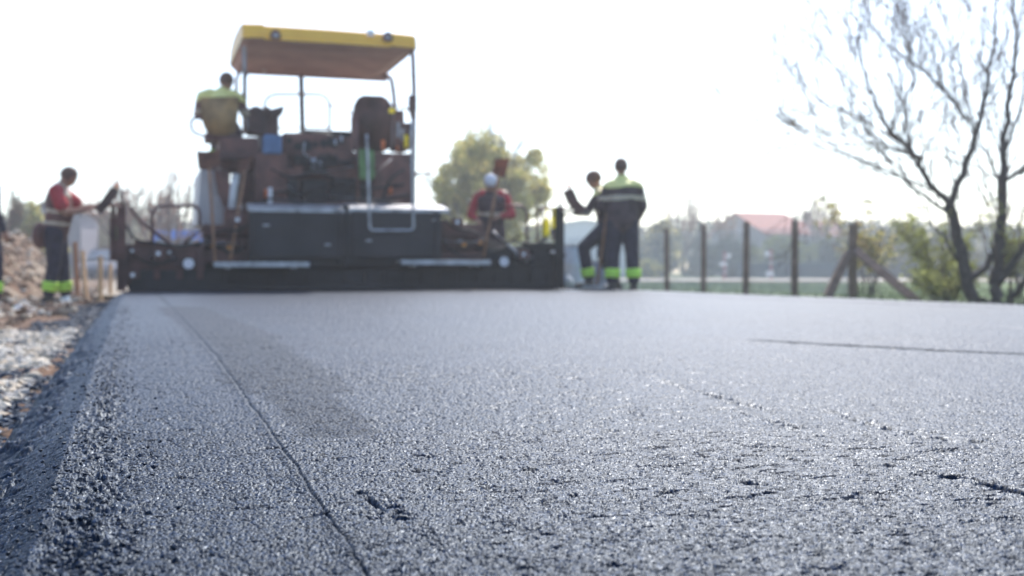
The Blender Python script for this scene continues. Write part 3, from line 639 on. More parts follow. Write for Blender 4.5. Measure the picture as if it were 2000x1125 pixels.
# things lying on the paver
def ptop(name, label, cat, bm_, m, group=None):
    o = obj(name, bm_, m); o.location = P1; o.rotation_euler = (0, 0, TH); return tag(o, label, cat, group)
b = BM(); pxbox(b, 516, 263, 553, 300, 0.80, 0.94, 0.03)
for v_ in b.verts: v_.co.x += 0.02*math.sin(v_.co.z*30)
ptop('jacket', 'faded blue jacket hanging on the left of the engine housing', 'jacket', b, MT['blue'])
b = BM(); pl = [M(x, y, 0.72) for x, y in ((698,290),(732,292),(733,345),(728,352),(702,350))]; prism(b, pl, (0, 0.10, 0)); bmesh.ops.bevel(b, geom=b.edges[:], offset=0.02, segments=2, affect='EDGES')
ptop('canister', 'green plastic canister hanging behind the grey handrail', 'canister', b, MT['green'])
# shovels standing blade up on the footboards
def shovel(top, bot, vt_, vb, wpx, hpx, label, tilt=0, m='rust', slant=0.0):
    A, B_ = M(*bot, vb), M(*top, vt_); d = (B_-A).normalized()
    side = Vector((1, 0, 0)); side = (side-d*side.dot(d)).normalized(); nrm = side.cross(d)
    side = side*math.cos(tilt)+nrm*math.sin(tilt); nrm = side.cross(d)
    wd = wpx/F*15/2; hh = hpx/F*15
    h = empty('shovel', P1 + Matrix.Rotation(TH, 3, 'Z') @ A, TH, label, 'shovel', 'shovels standing blade up on the screed footboards')
    b = BM(); tube(b, [(0,0,0), (B_-A)*0.5, (B_-A)+d*hh*0.15], [0.019, 0.021, 0.018], 8); obj('handle', b, MT['wood'], h)
    b = BM(); base = B_-A; n_ = 9
    prof = [(-0.0, 0.55), (0.08, 0.95), (0.5, 1.0), (1.0, 1.02+slant)]
    grid = []
    for (q, ww) in prof:
        row = []
        for k in range(n_):
            e = -1+2*k/(n_-1); row.append(b.verts.new(base + d*(hh*q*(1+slant*e)) + side*(wd*ww*e) - nrm*(0.045*(1-e*e)*ww) + nrm*0.02))
        grid.append(row)
    for r0, r1_ in zip(grid, grid[1:]):
        for k in range(n_-1): b.faces.new((r0[k], r0[k+1], r1_[k+1], r1_[k]))
    bmesh.ops.solidify(b, geom=b.faces[:], thickness=0.006); obj('blade', b, MT[m], h)
shovel((409,332), (420,511), 0.40, -0.18, 42, 44, 'shovel with rounded blade up, left of the seat pedestal above the left footboard', 0.2, 'rust')
shovel((478,338), (450,506), 0.60, -0.14, 30, 40, 'slanting brown shovel leaning right against the seat pedestal', 0.7, 'rust', 0.1)
shovel((974,345), (944,502), -0.22, -0.18, 27, 37, 'shovel with flat blade raised in front of the worker with a white headcloth', 0.25, 'rust', 0.08)
# ------------------------------------------------------------ people
def loft(bm, pts, rad, xd=None, n=14, mi=0):   # pts: centres; rad: (rx, ry); closed with round ends
    pts = [Vector(p) for p in pts]; rad = [q if isinstance(q, tuple) else (q, q) for q in rad]
    d0 = (pts[1]-pts[0]).normalized(); d1 = (pts[-1]-pts[-2]).normalized()
    def ext(p, r, d): m_ = min(r); return [(p+d*m_*0.5, (r[0]*0.87, r[1]*0.87)), (p+d*m_*0.87, (r[0]*0.5, r[1]*0.5)), (p+d*m_*0.98, (r[0]*0.18, r[1]*0.18))]
    seq = ext(pts[0], rad[0], -d0)[::-1] + list(zip(pts, rad)) + ext(pts[-1], rad[-1], d1)
    rings = []; px = Vector(xd) if xd is not None else None
    for i, (p, r) in enumerate(seq):
        d = seq[min(i+1, len(seq)-1)][0]-seq[max(i-1, 0)][0]; d.normalize()
        x = frame_of(d)[0] if px is None else (px-d*px.dot(d)).normalized()
        if px is None: px = x
        y = d.cross(x)
        rings.append([bm.verts.new(p+x*r[0]*math.cos(2*PI*k/n)+y*r[1]*math.sin(2*PI*k/n)) for k in range(n)])
    for a, c in zip(rings, rings[1:]):
        for k in range(n): bm.faces.new((a[k], a[(k+1)%n], c[(k+1)%n], c[k]))
    bm.faces.new(rings[0]); bm.faces.new(rings[-1])
def remesh(bm, vox, name, sm=2):
    bmesh.ops.recalc_face_normals(bm, faces=bm.faces); me = bpy.data.meshes.new('tmp'); bm.to_mesh(me); bm.free()
    o = bpy.data.objects.new('tmp', me); C.objects.link(o)
    r = o.modifiers.new('r', 'REMESH'); r.mode = 'VOXEL'; r.voxel_size = vox; r.use_smooth_shade = True
    s_ = o.modifiers.new('s', 'SMOOTH'); s_.iterations = sm; s_.factor = 0.5
    res = bpy.data.meshes.new_from_object(o.evaluated_get(bpy.context.evaluated_depsgraph_get()))
    bpy.data.objects.remove(o); bpy.data.meshes.remove(me); res.name = name; return res
def VV(*a): return Vector(a)
def person(loc, rz, pose, outfit, label, scale=1.0, group=None):
    """figure faces local +Y, x to its right; pose gives joint positions in metres"""
    J = {k: Vector(v) for k, v in pose.items() if isinstance(v, tuple)}
    up_t = (J['neck']-J['hips']).normalized(); sx = (J['sho_r']-J['sho_l']).normalized(); hx = (J['hip_r']-J['hip_l']).normalized()
    fw = sx.cross(up_t)*-1; fw = up_t.cross(sx) if up_t.cross(sx).y > 0 else -up_t.cross(sx)
    belly = outfit.get('belly', 0)
    mid = J['hips'].lerp(J['neck'], 0.38); chest = J['hips'].lerp(J['neck'], 0.70)
    def torso(b, g=0.0, low=0.0, top=1.0):
        g = g+(outfit.get('bulk', 0) if g else 0)
        pts = [J['hips']-up_t*low, mid+fw*belly*0.5, chest, J['hips'].lerp(J['neck'], 0.88), J['neck']-up_t*0.02]
        loft(b, pts, [(0.165+g, 0.120+g), (0.155+g+belly*0.3, 0.115+g+belly*0.4), (0.178+g, 0.122+g), (0.165+g, 0.10+g), (0.085+g*0.5, 0.075+g*0.5)], sx)
    def arm(b, s, g=0.0, upto=3):
        sh, el, wr = J['sho_'+s], J['elb_'+s], J['wri_'+s]
        loft(b, [chest.lerp(sh, 0.6)+up_t*0.05, sh], [0.075+g, 0.066+g])
        if upto == 1: loft(b, [sh, sh.lerp(el, 0.62)], [0.066+g*1.3, 0.062+g*1.6]); return
        loft(b, [sh, sh.lerp(el, 0.5), el], [0.063+g, 0.055+g, 0.044+g])
        loft(b, [el, el.lerp(wr, 0.35), wr], [0.043+g, 0.043+g, 0.028+g])
    def leg(b, s, g=0.0, cut=0.0):
        h, k, a = J['hip_'+s], J['knee_'+s], J['ank_'+s]
        a2 = a.lerp(k, cut)
        loft(b, [h, h.lerp(k, 0.45), k], [0.098+g, 0.083+g, 0.062+g]); loft(b, [k, k.lerp(a2, 0.35), a2], [0.060+g, 0.060+g, 0.044+g*1.15])
    head = J['head']; hf = Vector(pose.get('look', (0,1,0))).normalized(); hu = (head-J['neck']).normalized(); hu = (hu*0.5+VV(0,0,1)).normalized(); hu = (hu-hf*hu.dot(hf)).normalized(); hr = hf.cross(hu)
    rotm = Matrix((hr, hf, hu)).transposed()
    b = BM(); torso(b); 
    for s in 'lr': arm(b, s); leg(b, s)
    loft(b, [J['neck']-up_t*0.03, head-hu*0.05-hf*0.01], [0.060, 0.055])
    ell(b, head+hu*0.02, 0.080, 0.100, 0.110, rot=rotm); ell(b, head-hu*0.055+hf*0.028, 0.059, 0.066, 0.066, rot=rotm)
    ell(b, head+hf*0.098-hu*0.015, 0.013, 0.018, 0.024, rot=rotm); ell(b, head+hf*0.088-hu*0.06, 0.025, 0.012, 0.010, rot=rotm)
    for s in (-1, 1): ell(b, head+hr*s*0.078-hu*0.005, 0.010, 0.020, 0.032, rot=rotm); ell(b, head+hf*0.085+hr*s*0.03+hu*0.018, 0.018, 0.012, 0.010, rot=rotm)
    for s in 'lr':   # hands: palm, four unequal bent fingers and a thumb
        wr, el = J['wri_'+s], J['elb_'+s]; d = Vector(pose.get('hand_'+s, tuple((wr-el).normalized()))).normalized()
        pn = Vector(pose.get('palm_'+s, (0, -1, 0) if s == 'x' else (0.0, 0.0, -1.0) if abs(d.z) < 0.7 else ((1,0,0) if s == 'l' else (-1,0,0)))); pn = (pn-d*pn.dot(d)).normalized(); sd_ = d.cross(pn)*(1 if s == 'l' else -1)
        loft(b, [wr-d*0.01, wr+d*0.045, wr+d*0.085], [(0.028, 0.020), (0.042, 0.018), (0.042, 0.015)], sd_)
        curl = pose.get('curl_'+s, 0.6)
        for i, ln in enumerate((0.072, 0.082, 0.077, 0.06)):
            base = wr+d*0.088+sd_*(0.033-0.022*i); p1_ = base+(d*math.cos(curl*0.5)+pn*math.sin(curl*0.5))*ln*0.45
            p2_ = p1_+(d*math.cos(curl*1.5)+pn*math.sin(curl*1.5))*ln*0.32; p3_ = p2_+(d*math.cos(curl*2.3)+pn*math.sin(curl*2.3))*ln*0.28
            loft(b, [base-d*0.01, p1_, p2_, p3_], [0.0095, 0.009, 0.008, 0.007], n=8)
        tb = wr+d*0.028+sd_*0.036; loft(b, [tb-sd_*0.01, tb+sd_*0.022+d*0.026+pn*0.008, tb+sd_*0.024+d*0.055+pn*0.022], [0.012, 0.0105, 0.0085], n=8)
    for s in 'lr':
        a = J['ank_'+s]; fd = Vector(pose.get('foot_'+s, (0,1,0))).normalized()
        loft(b, [a-fd*0.045-VV(0,0,0.045), a+fd*0.06-VV(0,0,0.05), a+fd*0.15-VV(0,0,0.058)], [(0.036, 0.034), (0.042, 0.030), (0.038, 0.02)], VV(0,0,1).cross(fd)); loft(b, [a, a-VV(0,0,0.05)], [0.042, 0.038])
    me = remesh(b, 0.0075, 'person', 2)
    body = obj('person', me, MT['skin']); body.location = loc; body.rotation_euler = (0, 0, rz); body.scale = (scale,)*3
    tag(body, label, 'person', group)
    # trousers
    b = BM(); loft(b, [J['hips']-up_t*0.03, J['hips']+up_t*0.10], [(0.176, 0.133), (0.168+belly*0.2, 0.126+belly*0.3)], hx)
    for s in 'lr': leg(b, s, outfit.get('legg', 0.020), 0.13)
    tr = obj('trousers', remesh(b, 0.012, 'trousers'), MT[outfit['trousers']], body)
    # upper garment
    b = BM(); torso(b, 0.020, 0.04)
    sl = outfit.get('sleeve', 3)
    for s in 'lr':
        if sl == 3: 
            sh, el, wr = J['sho_'+s], J['elb_'+s], J['wri_'+s]
            loft(b, [chest.lerp(sh, 0.6)+up_t*0.045, sh-up_t*0.02], [0.085, 0.072]); loft(b, [sh-up_t*0.02, sh.lerp(el, 0.5), el], [0.074, 0.068, 0.062]); loft(b, [el, el.lerp(wr, 0.9)], [0.060, 0.043])
        else: arm(b, s, 0.016, 1)
    obj('jacket' if sl == 3 else 'shirt', remesh(b, 0.012, 'jacket'), MT[outfit['top']], body)
    if 'vest' in outfit:
        b = BM(); torso(b, 0.034, 0.06); me = remesh(b, 0.012, 'vest')
        for m_ in (outfit['vest'], outfit.get('yoke', 'lime'), 'band'): me.materials.append(MT[m_])
        L_ = (J['neck']-J['hips']).length
        mi = []
        for p_ in me.polygons:
            q = p_.center-J['hips']; h = q.dot(up_t)/L_; x_ = abs(q.dot(sx))
            k = 0
            if h > outfit.get('yokeh', 0.80): k = 1
            if 0.36 < h < 0.45 or (0.08 < h < 0.16 and outfit.get('lowband')): k = 2
            if 0.085 < x_ < 0.125 and h > 0.4 and outfit.get('braces'): k = 2
            mi.append(k)
        me.polygons.foreach_set('material_index', mi)
        obj('vest', me, [MT[outfit['vest']], MT[outfit.get('yoke', 'lime')], MT['band']], body)
    if outfit.get('jband'):   # yoke and chest band over the jacket, arms included
        for (h0, h1, m_, nm) in ((outfit.get('yokeh', 0.86), 1.3, outfit.get('yoke', 'yoke'), 'yoke'), (outfit.get('bandh', 0.40), outfit.get('bandh', 0.40)+0.12, 'band', 'reflective_band')):
            b = BM(); torso(b, 0.025, 0.04)
            for s in 'lr':
                sh, el, wr = J['sho_'+s], J['elb_'+s], J['wri_'+s]
                loft(b, [chest.lerp(sh, 0.6)+up_t*0.045, sh-up_t*0.02], [0.090, 0.077]); loft(b, [sh-up_t*0.02, sh.lerp(el, 0.5), el], [0.079, 0.073, 0.067]); loft(b, [el, el.lerp(wr, 0.9)], [0.065, 0.048])
            me = remesh(b, 0.012, nm); L_ = (J['neck']-J['hips']).length; b = bmesh.new(); b.from_mesh(me)
            dl = [f for f in b.faces if not (h0 + 0.02*math.sin(f.calc_center_median().x*14) < (f.calc_center_median()-J['hips']).dot(up_t)/L_ < h1)]
            bmesh.ops.delete(b, geom=dl, context='FACES'); bmesh.ops.solidify(b, geom=b.faces[:], thickness=0.003)
            obj(nm, b, MT[m_], body, True)
    for s in 'lr':
        a, k = J['ank_'+s], J['knee_'+s]
        if outfit.get('legband'):
            d = (k-a).normalized(); b = BM(); x, y = frame_of(d); rr = 0.062+outfit.get('legg', 0.02)*1.1
            rings = []
            for q in (0.065, 0.08, 0.175, 0.19):
                r_ = rr if 0.07 < q < 0.18 else rr-0.006
                r_ += (q-0.1)*0.06
                rings.append([b.verts.new(a+d*q+(x*math.cos(2*PI*i/18)+y*math.sin(2*PI*i/18))*r_*(1+0.05*math.sin(3*i))) for i in range(18)])
            for r0, r1_ in zip(rings, rings[1:]):
                for i in range(18): b.faces.new((r0[i], r0[(i+1)%18], r1_[(i+1)%18], r1_[i]))
            b.faces.new(rings[0]); b.faces.new(rings[-1]); obj('ankle_band', b, MT[outfit['legband']], body, True)
        fd = Vector(pose.get('foot_'+s, (0,1,0))).normalized(); xx = VV(0,0,1).cross(fd)
        b = BM(); loft(b, [a-fd*0.05-VV(0,0,0.045), a+fd*0.06-VV(0,0,0.048), a+fd*0.17-VV(0,0,0.056)], [(0.046, 0.045), (0.054, 0.042), (0.05, 0.033)], xx); loft(b, [a+VV(0,0,0.06), a-VV(0,0,0.04)], [0.058, 0.052])
        me = remesh(b, 0.009, 'boot')
        bt = obj('boot', me, MT['boot'], body)
        b = BM(); zz = a.z-0.095; box(b, -0.05, 0.05, -0.10, 0.215, -0.012, 0.012, 0.008)
        for v_ in b.verts: v_.co = a+VV(0,0,-0.085)+xx*v_.co.x*1.0+fd*v_.co.y+VV(0,0,v_.co.z)
        obj('sole', b, MT['rubber'], bt)
    # hair and cap
    b = BM(); ell(b, head+hu*0.030-hf*0.012, 0.098, 0.114, 0.116, rot=rotm); hm = remesh(b, 0.008, 'hair'); b = bmesh.new(); b.from_mesh(hm)
    dl = [f for f in b.faces if (f.calc_center_median()-head).dot(hf) > 0.035+0.5*max(0, (f.calc_center_median()-head).dot(hu)-0.04) or (f.calc_center_median()-head).dot(hu) < -0.035]
    bmesh.ops.delete(b, geom=dl, context='FACES'); bmesh.ops.solidify(b, geom=b.faces[:], thickness=0.004); obj('hair', b, MT['hair'], body, True)
    if 'cap' in outfit:
        b = BM(); ell(b, head+hu*0.045-hf*0.005, 0.103, 0.12, 0.108, rot=rotm); hm = remesh(b, 0.008, 'cap'); b = bmesh.new(); b.from_mesh(hm)
        dl = [f for f in b.faces if (f.calc_center_median()-head).dot(hu) < 0.035]
        bmesh.ops.delete(b, geom=dl, context='FACES'); bmesh.ops.solidify(b, geom=b.faces[:], thickness=0.005); cp = obj('cap', b, MT[outfit['cap']], body, True)
        if outfit.get('peak', True):
            b = BM(); pl = [(-0.07,0.055),(-0.066,0.12),(-0.04,0.165),(0,0.178),(0.04,0.165),(0.066,0.12),(0.07,0.055)]
            prism(b, [head+hr*x_+hf*y_+hu*(0.042-max(0, y_-0.07)*0.30) for x_, y_ in pl], hu*0.007); obj('peak', b, MT[outfit['cap']], cp)
    return body
def std(**k):
    p = dict(hips=(0,0,0.96), neck=(0,0,1.49), head=(0,0.02,1.63), hip_l=(-0.09,0,0.92), hip_r=(0.09,0,0.92), knee_l=(-0.11,0.02,0.51), knee_r=(0.11,0.02,0.51),
             ank_l=(-0.13,-0.02,0.097), ank_r=(0.13,-0.02,0.097), sho_l=(-0.195,0,1.42), sho_r=(0.195,0,1.42), elb_l=(-0.27,-0.02,1.13), elb_r=(0.27,-0.02,1.13),
             wri_l=(-0.28,0.08,0.88), wri_r=(0.28,0.08,0.88))
    p.update(k); return p
def ground_at(px, d, z): q = W(px, HOR, d); return Vector((q.x, q.y, z))
# left worker, seen from the side, working the control panel
person(ground_at(112, 14.3, -0.16), R(-80), std(hips=(0,-0.02,0.95), neck=(0,0.03,1.47), head=(0,0.13,1.59), look=(0,0.8,-0.65), hip_l=(-0.09,-0.02,0.92), hip_r=(0.09,-0.02,0.92), knee_l=(-0.10,0.04,0.5), knee_r=(0.10,-0.02,0.5), ank_l=(-0.12,0.08,0.097), ank_r=(0.12,-0.08,0.097),
    sho_l=(-0.20,0.04,1.40), sho_r=(0.20,0.02,1.40), elb_l=(-0.17,0.27,1.22), elb_r=(0.22,0.14,1.14), wri_l=(-0.07,0.52,1.24), wri_r=(0.14,0.40,1.19), curl_l=0.5, curl_r=0.5),
    dict(top='red', sleeve=1, vest='body2', yoke='band', yokeh=0.80, lowband=True, trousers='navy', legband='lime', belly=0.05, legg=0.026),
    'worker in red shirt and reflective vest on the verge, bent over the left control panel')
pb = BM(); ell(pb, (0,0,0), 0.12, 0.10, 0.17); lw = [o for o in bpy.data.objects if o.name == 'person'][0]
o = obj('tool_pouch', remesh(pb, 0.015, 'tool_pouch'), MT['body2'], lw); o.location = (0.02, -0.20, 0.86)
# worker mostly outside the frame on the left
person(ground_at(-27, 13.5, -0.16), R(-40), std(ank_r=(0.21,0.0,0.097), knee_r=(0.15,0.04,0.51)), dict(top='navy', sleeve=3, trousers='navy', legband='lime', legg=0.028), 'cropped worker at the left edge of the photo with a lime ankle band')
# pair at the right end
person(ground_at(1216, 15.9, -0.01), R(-2), std(neck=(-0.01,0.02,1.50), head=(-0.02,0.03,1.655), sho_l=(-0.21,0,1.40), sho_r=(0.21,0,1.41), elb_l=(-0.29,0.03,1.14), elb_r=(0.285,0.02,1.13), wri_l=(-0.24,0.22,0.98), wri_r=(0.22,0.2,0.96),
    knee_l=(-0.13,0.02,0.50), knee_r=(0.13,0.02,0.50), ank_l=(-0.145,-0.02,0.097), ank_r=(0.15,-0.02,0.097)),
    dict(top='navy2', trousers='navy', jband=True, legband='lime', legg=0.036, bandh=0.46, yokeh=0.78, belly=0.05, bulk=0.03), 'bareheaded worker in navy with a lime yoke, seen from behind at the right road edge', 1.03)
person(ground_at(1184, 16.3, -0.01), R(84), std(hips=(0,-0.02,0.93), neck=(0,0.10,1.42), head=(0.0,0.17,1.56), look=(0,0.9,-0.45), hip_l=(-0.09,-0.02,0.90), hip_r=(0.09,-0.02,0.90), knee_l=(-0.10,0.32,0.60), knee_r=(0.10,0.05,0.50), ank_l=(-0.11,0.24,0.115), ank_r=(0.11,-0.14,0.097),
    sho_l=(-0.20,0.10,1.36), sho_r=(0.19,0.06,1.35), elb_l=(-0.16,0.27,1.10), elb_r=(0.2,-0.02,1.08), wri_l=(-0.05,0.46,1.10), wri_r=(0.12,0.10,0.87), hand_r=(-0.3,0.4,-0.6), curl_l=0.5, curl_r=1.0),
    dict(top='navy2', trousers='navy', jband=True, legband='lime', legg=0.03, cap='cap', yokeh=0.84, bandh=0.34), 'worker in a peaked cap with one leg forward, reaching for the right control panel')
# worker with white headcloth beyond the screed
person(ground_at(960, 16.6, -0.06), R(178), std(neck=(0,0.08,1.45), head=(0.0,0.17,1.575), look=(0,0.75,-0.7), elb_l=(-0.30,0.06,1.13), elb_r=(0.30,0.06,1.13), wri_l=(-0.14,0.26,1.10), wri_r=(0.20,0.26,1.06), curl_l=1.0, curl_r=1.0),
    dict(top='red', sleeve=3, vest='navy2', yoke='navy2', yokeh=0.9, trousers='navy2', cap='whitecap', peak=False), 'worker in red sleeves and white headcloth standing behind the right screed extension')
# operator on the left seat
q = P1 + Matrix.Rotation(TH, 3, 'Z') @ (M(440, 268, 1.72))
person((q.x-0.03, q.y, q.z-0.46), R(8), std(hips=(0,-0.06,0.58), neck=(-0.02,0.05,1.05), head=(0.03,0.13,1.18), look=(0.3,0.9,-0.3), hip_l=(-0.10,-0.03,0.56), hip_r=(0.10,-0.03,0.56), knee_l=(-0.14,0.42,0.54), knee_r=(0.14,0.42,0.54), ank_l=(-0.14,0.45,0.12), ank_r=(0.14,0.45,0.12),
    sho_l=(-0.27,-0.0,0.985), sho_r=(0.19,0.02,0.975), elb_l=(-0.33,0.06,0.74), elb_r=(0.27,0.12,0.78), wri_l=(-0.28,0.32,0.72), wri_r=(0.38,0.34,0.82)),
    dict(top='body2', trousers='navy2', jband=True, legband='lime', yokeh=0.66, bandh=0.36), 'operator with lime shoulders seated on the left of the paver platform', 1.06)
# rake held by the man in the cap
b0 = W(1166, 562, 15.95); a0 = W(1181, 450, 15.95); rk = empty('rake', (b0.x, b0.y, 0.0), 0, 'wooden handled rake standing between the pair of workers', 'rake')
b = BM(); tube(b, [(0,0,0.03), (a0.x-b0.x, 0, a0.z), ((a0.x-b0.x)*1.3, 0.0, a0.z*1.3)], 0.018, 8); obj('handle', b, MT['wood'], rk)
b = BM(); box(b, -0.2, 0.2, -0.015, 0.015, 0.03, 0.06, 0.004)
for k in range(10): box(b, -0.19+k*0.041, -0.18+k*0.041, -0.012, 0.012, 0.0, 0.03)
obj('rake_head', b, MT['steel'], rk)

# ------------------------------------------------------------ fence on the right
fd_ = {1302: 26.4, 1374: 25.2, 1457: 23.9, 1552: 22.7, 1665: 21.4}
fen = empty('wire_fence', W(1302, HOR, 26.4)*1.0, 0, 'long fence of weathered posts and fine wire mesh along the field on the right', 'fence')
fen.location = (W(1302, HOR, 26.4).x, 26.4, -0.25); FO = fen.location
def fpart(name, b, m): 
    for v_ in b.verts: v_.co -= FO
    return obj(name, b, MT[m], fen)
tops = {1302: 446, 1374: 438, 1457: 433, 1552: 430, 1665: 436}; wds = {1302: 9, 1374: 9, 1457: 11, 1552: 12, 1665: 14}
for px, d in fd_.items():
    h = W(px, tops[px], d).z; x = W(px, 500, d).x; w_ = wds[px]/F*d/2
    b = BM(); box(b, x-w_, x+w_, d-w_, d+w_, -0.34, h, 0.012)
    for v_ in b.verts: v_.co.x += 0.01*math.sin(px+v_.co.z*2)
    fpart('fence_post', b, 'post')
for (p, q) in (((1660, 492, 21.2), (1618, 580, 20.6)), ((1670, 486, 21.3), (1795, 590, 19.6))):
    b = BM(); a, c = W(*p), W(*q); d = (c-a); nn = Vector((-d.z, 0, d.x)).normalized()*0.075; prism(b, [a-nn, c-nn, c+nn, a+nn], (0, 0.14, 0)); fpart('brace_post', b, 'post')
MT['wire'] = mat('galvanised_wire', (0.5,0.54,0.60), 0.5, 0.3, 0.1)
b = BM(); pa, pb_ = Vector((W(1060, HOR, 31.5).x, 31.5, 0)), Vector((W(1665, HOR, 21.4).x, 21.4, 0)); L_ = (pb_-pa).length; dr = (pb_-pa).normalized()
def strip(b, a, c, r):  # square wire
    d = (c-a).normalized(); x, y = frame_of(d)
    v1 = [b.verts.new(a+(x*i+y*j)*r) for i, j in ((1,0),(0,1),(-1,0),(0,-1))]; v2 = [b.verts.new(c+(x*i+y*j)*r) for i, j in ((1,0),(0,1),(-1,0),(0,-1))]
    for k in range(4): b.faces.new((v1[k], v1[(k+1)%4], v2[(k+1)%4], v2[k]))
n = int(L_/0.055); hz_ = 1.12
for k in range(-20, n):
    for sg in (1, -1):
        x0 = k*0.055; x1_ = x0+1.3; 
        p0 = (x0, -0.2) if sg > 0 else (x0, hz_); p1_ = (x1_, -0.2+1.3) if sg > 0 else (x1_, hz_-1.3)
        a = pa+dr*p0[0]+VV(0,0,p0[1]); c = pa+dr*min(p1_[0], L_)+VV(0,0,p0[1]+(min(p1_[0], L_)-x0)*sg)
        if x0 < L_ and x0 > 0: strip(b, a, c, 0.0036)
for z in (-0.2, 0.45, 1.12): strip(b, pa+VV(0,0,z), pb_+VV(0,0,z), 0.004)
fpart('wire_mesh', b, 'wire')
# ------------------------------------------------------------ trees
def grow(segs, tips, p, d, ln, r, lv, spread=0.5, up=0.12, n=3, shrink=0.72, wig=0.12):
    q = p; dd = d.normalized(); k = 4
    for i in range(k):
        dd = (dd + Vector([random.gauss(0, wig) for _ in range(3)]) + VV(0,0,up*0.3)).normalized(); q2 = q+dd*ln/k
        segs.append((q, q2, r*(1-0.35*i/k), r*(1-0.35*(i+1)/k)))
        if lv > 0 and i > 0 and random.random() < 0.75:
            a = Vector([random.gauss(0, 1) for _ in range(3)]); a = (a-dd*a.dot(dd)).normalized()
            grow(segs, tips, q2, dd+a*spread*random.uniform(0.8, 1.6), ln*shrink*random.uniform(0.55, 0.95), r*0.5, lv-1, spread, up, n, shrink, wig)
        q = q2
        if lv <= 1: tips.append((q, dd))
    if lv > 0:
        for _ in range(n-1):
            a = Vector([random.gauss(0, 1) for _ in range(3)]); a = (a-dd*a.dot(dd)).normalized()
            grow(segs, tips, q, dd+a*spread*random.uniform(0.5, 1.2), ln*shrink*random.uniform(0.8, 1.1), r*0.62, lv-1, spread, up, n, shrink, wig)
def seg_mesh(name, segs, n=5, rmin=0.0):
    A = np.array([s_[0][:] for s_ in segs]); B_ = np.array([s_[1][:] for s_ in segs]); ra = np.maximum(rmin, np.array([s_[2] for s_ in segs])); rb = np.maximum(rmin, np.array([s_[3] for s_ in segs]))
    d = B_-A; d /= np.maximum(1e-9, np.linalg.norm(d, axis=1))[:, None]
    ref = np.where(np.abs(d[:, 2:3]) < 0.95, np.array([[0,0,1.0]]), np.array([[0,1.0,0]])); x = np.cross(d, ref); x /= np.linalg.norm(x, axis=1)[:, None]; y = np.cross(d, x)
    an = np.arange(n)*2*PI/n; ring = x[:, None]*np.cos(an)[None, :, None]+y[:, None]*np.sin(an)[None, :, None]
    v = np.concatenate([A[:, None]+ring*ra[:, None, None], B_[:, None]+ring*rb[:, None, None]], 1)
    k = np.arange(n); q0 = np.stack([k, (k+1)%n, n+(k+1)%n, n+k], -1); q = q0[None]+(np.arange(len(A))*2*n)[:, None, None]
    return np_mesh(name, v.reshape(-1, 3), q.reshape(-1, 4))
def leaf_mesh(name, P, size, nm=1, aspect=0.6):
    n = len(P); a = rng.normal(size=(n, 3)); a /= np.linalg.norm(a, axis=1)[:, None]; c = rng.normal(size=(n, 3)); c = np.cross(a, c); c /= np.linalg.norm(c, axis=1)[:, None]
    sz = size*rng.uniform(0.6, 1.4, n)[:, None]
    v = np.stack([P-a*sz, P+c*sz*aspect, P+a*sz, P-c*sz*aspect], 1).reshape(-1, 3)
    return np_mesh(name, v, np.arange(4*n).reshape(n, 4), False, rng.integers(0, nm, n))
MT['leaf1'] = mat('spring_leaf', (0.30,0.33,0.10), 0.7, 0, 0.25, 3); MT['leaf2'] = mat('yellow_spring_leaf', (0.60,0.52,0.18), 0.7, 0, 0.25, 3)
MT['leaf3'] = mat('olive_leaf', (0.17,0.18,0.04), 0.7, 0, 0.3, 3); MT['leaf7'] = mat('blue_green_leaf', (0.045,0.080,0.078), 0.8, 0, 0.3, 0.5); MT['leaf4'] = mat('dark_conifer_leaf', (0.04,0.07,0.05), 0.8, 0, 0.3, 2)
MT['leaf5'] = mat('grey_green_leaf', (0.10,0.13,0.085), 0.8, 0, 0.3, 2); MT['leaf6'] = mat('brown_dry_leaf', (0.20,0.12,0.06), 0.8, 0, 0.3, 3)
for k in ('hiyellow','leaf1','leaf2','leaf3','leaf5','leaf6','grassx'):
    if k in MT:
        t_ = MT[k].node_tree; p_ = t_.nodes['Principled BSDF']; tr_ = t_.nodes.new('ShaderNodeBsdfTranslucent'); ms_ = t_.nodes.new('ShaderNodeMixShader'); ms_.inputs[0].default_value = 0.6
        t_.links.new(p_.inputs['Base Color'].links[0].from_socket, tr_.inputs[0]); t_.links.new(p_.outputs[0], ms_.inputs[1]); t_.links.new(tr_.outputs[0], ms_.inputs[2]); t_.links.new(ms_.outputs[0], t_.nodes['Material Output'].inputs[0])
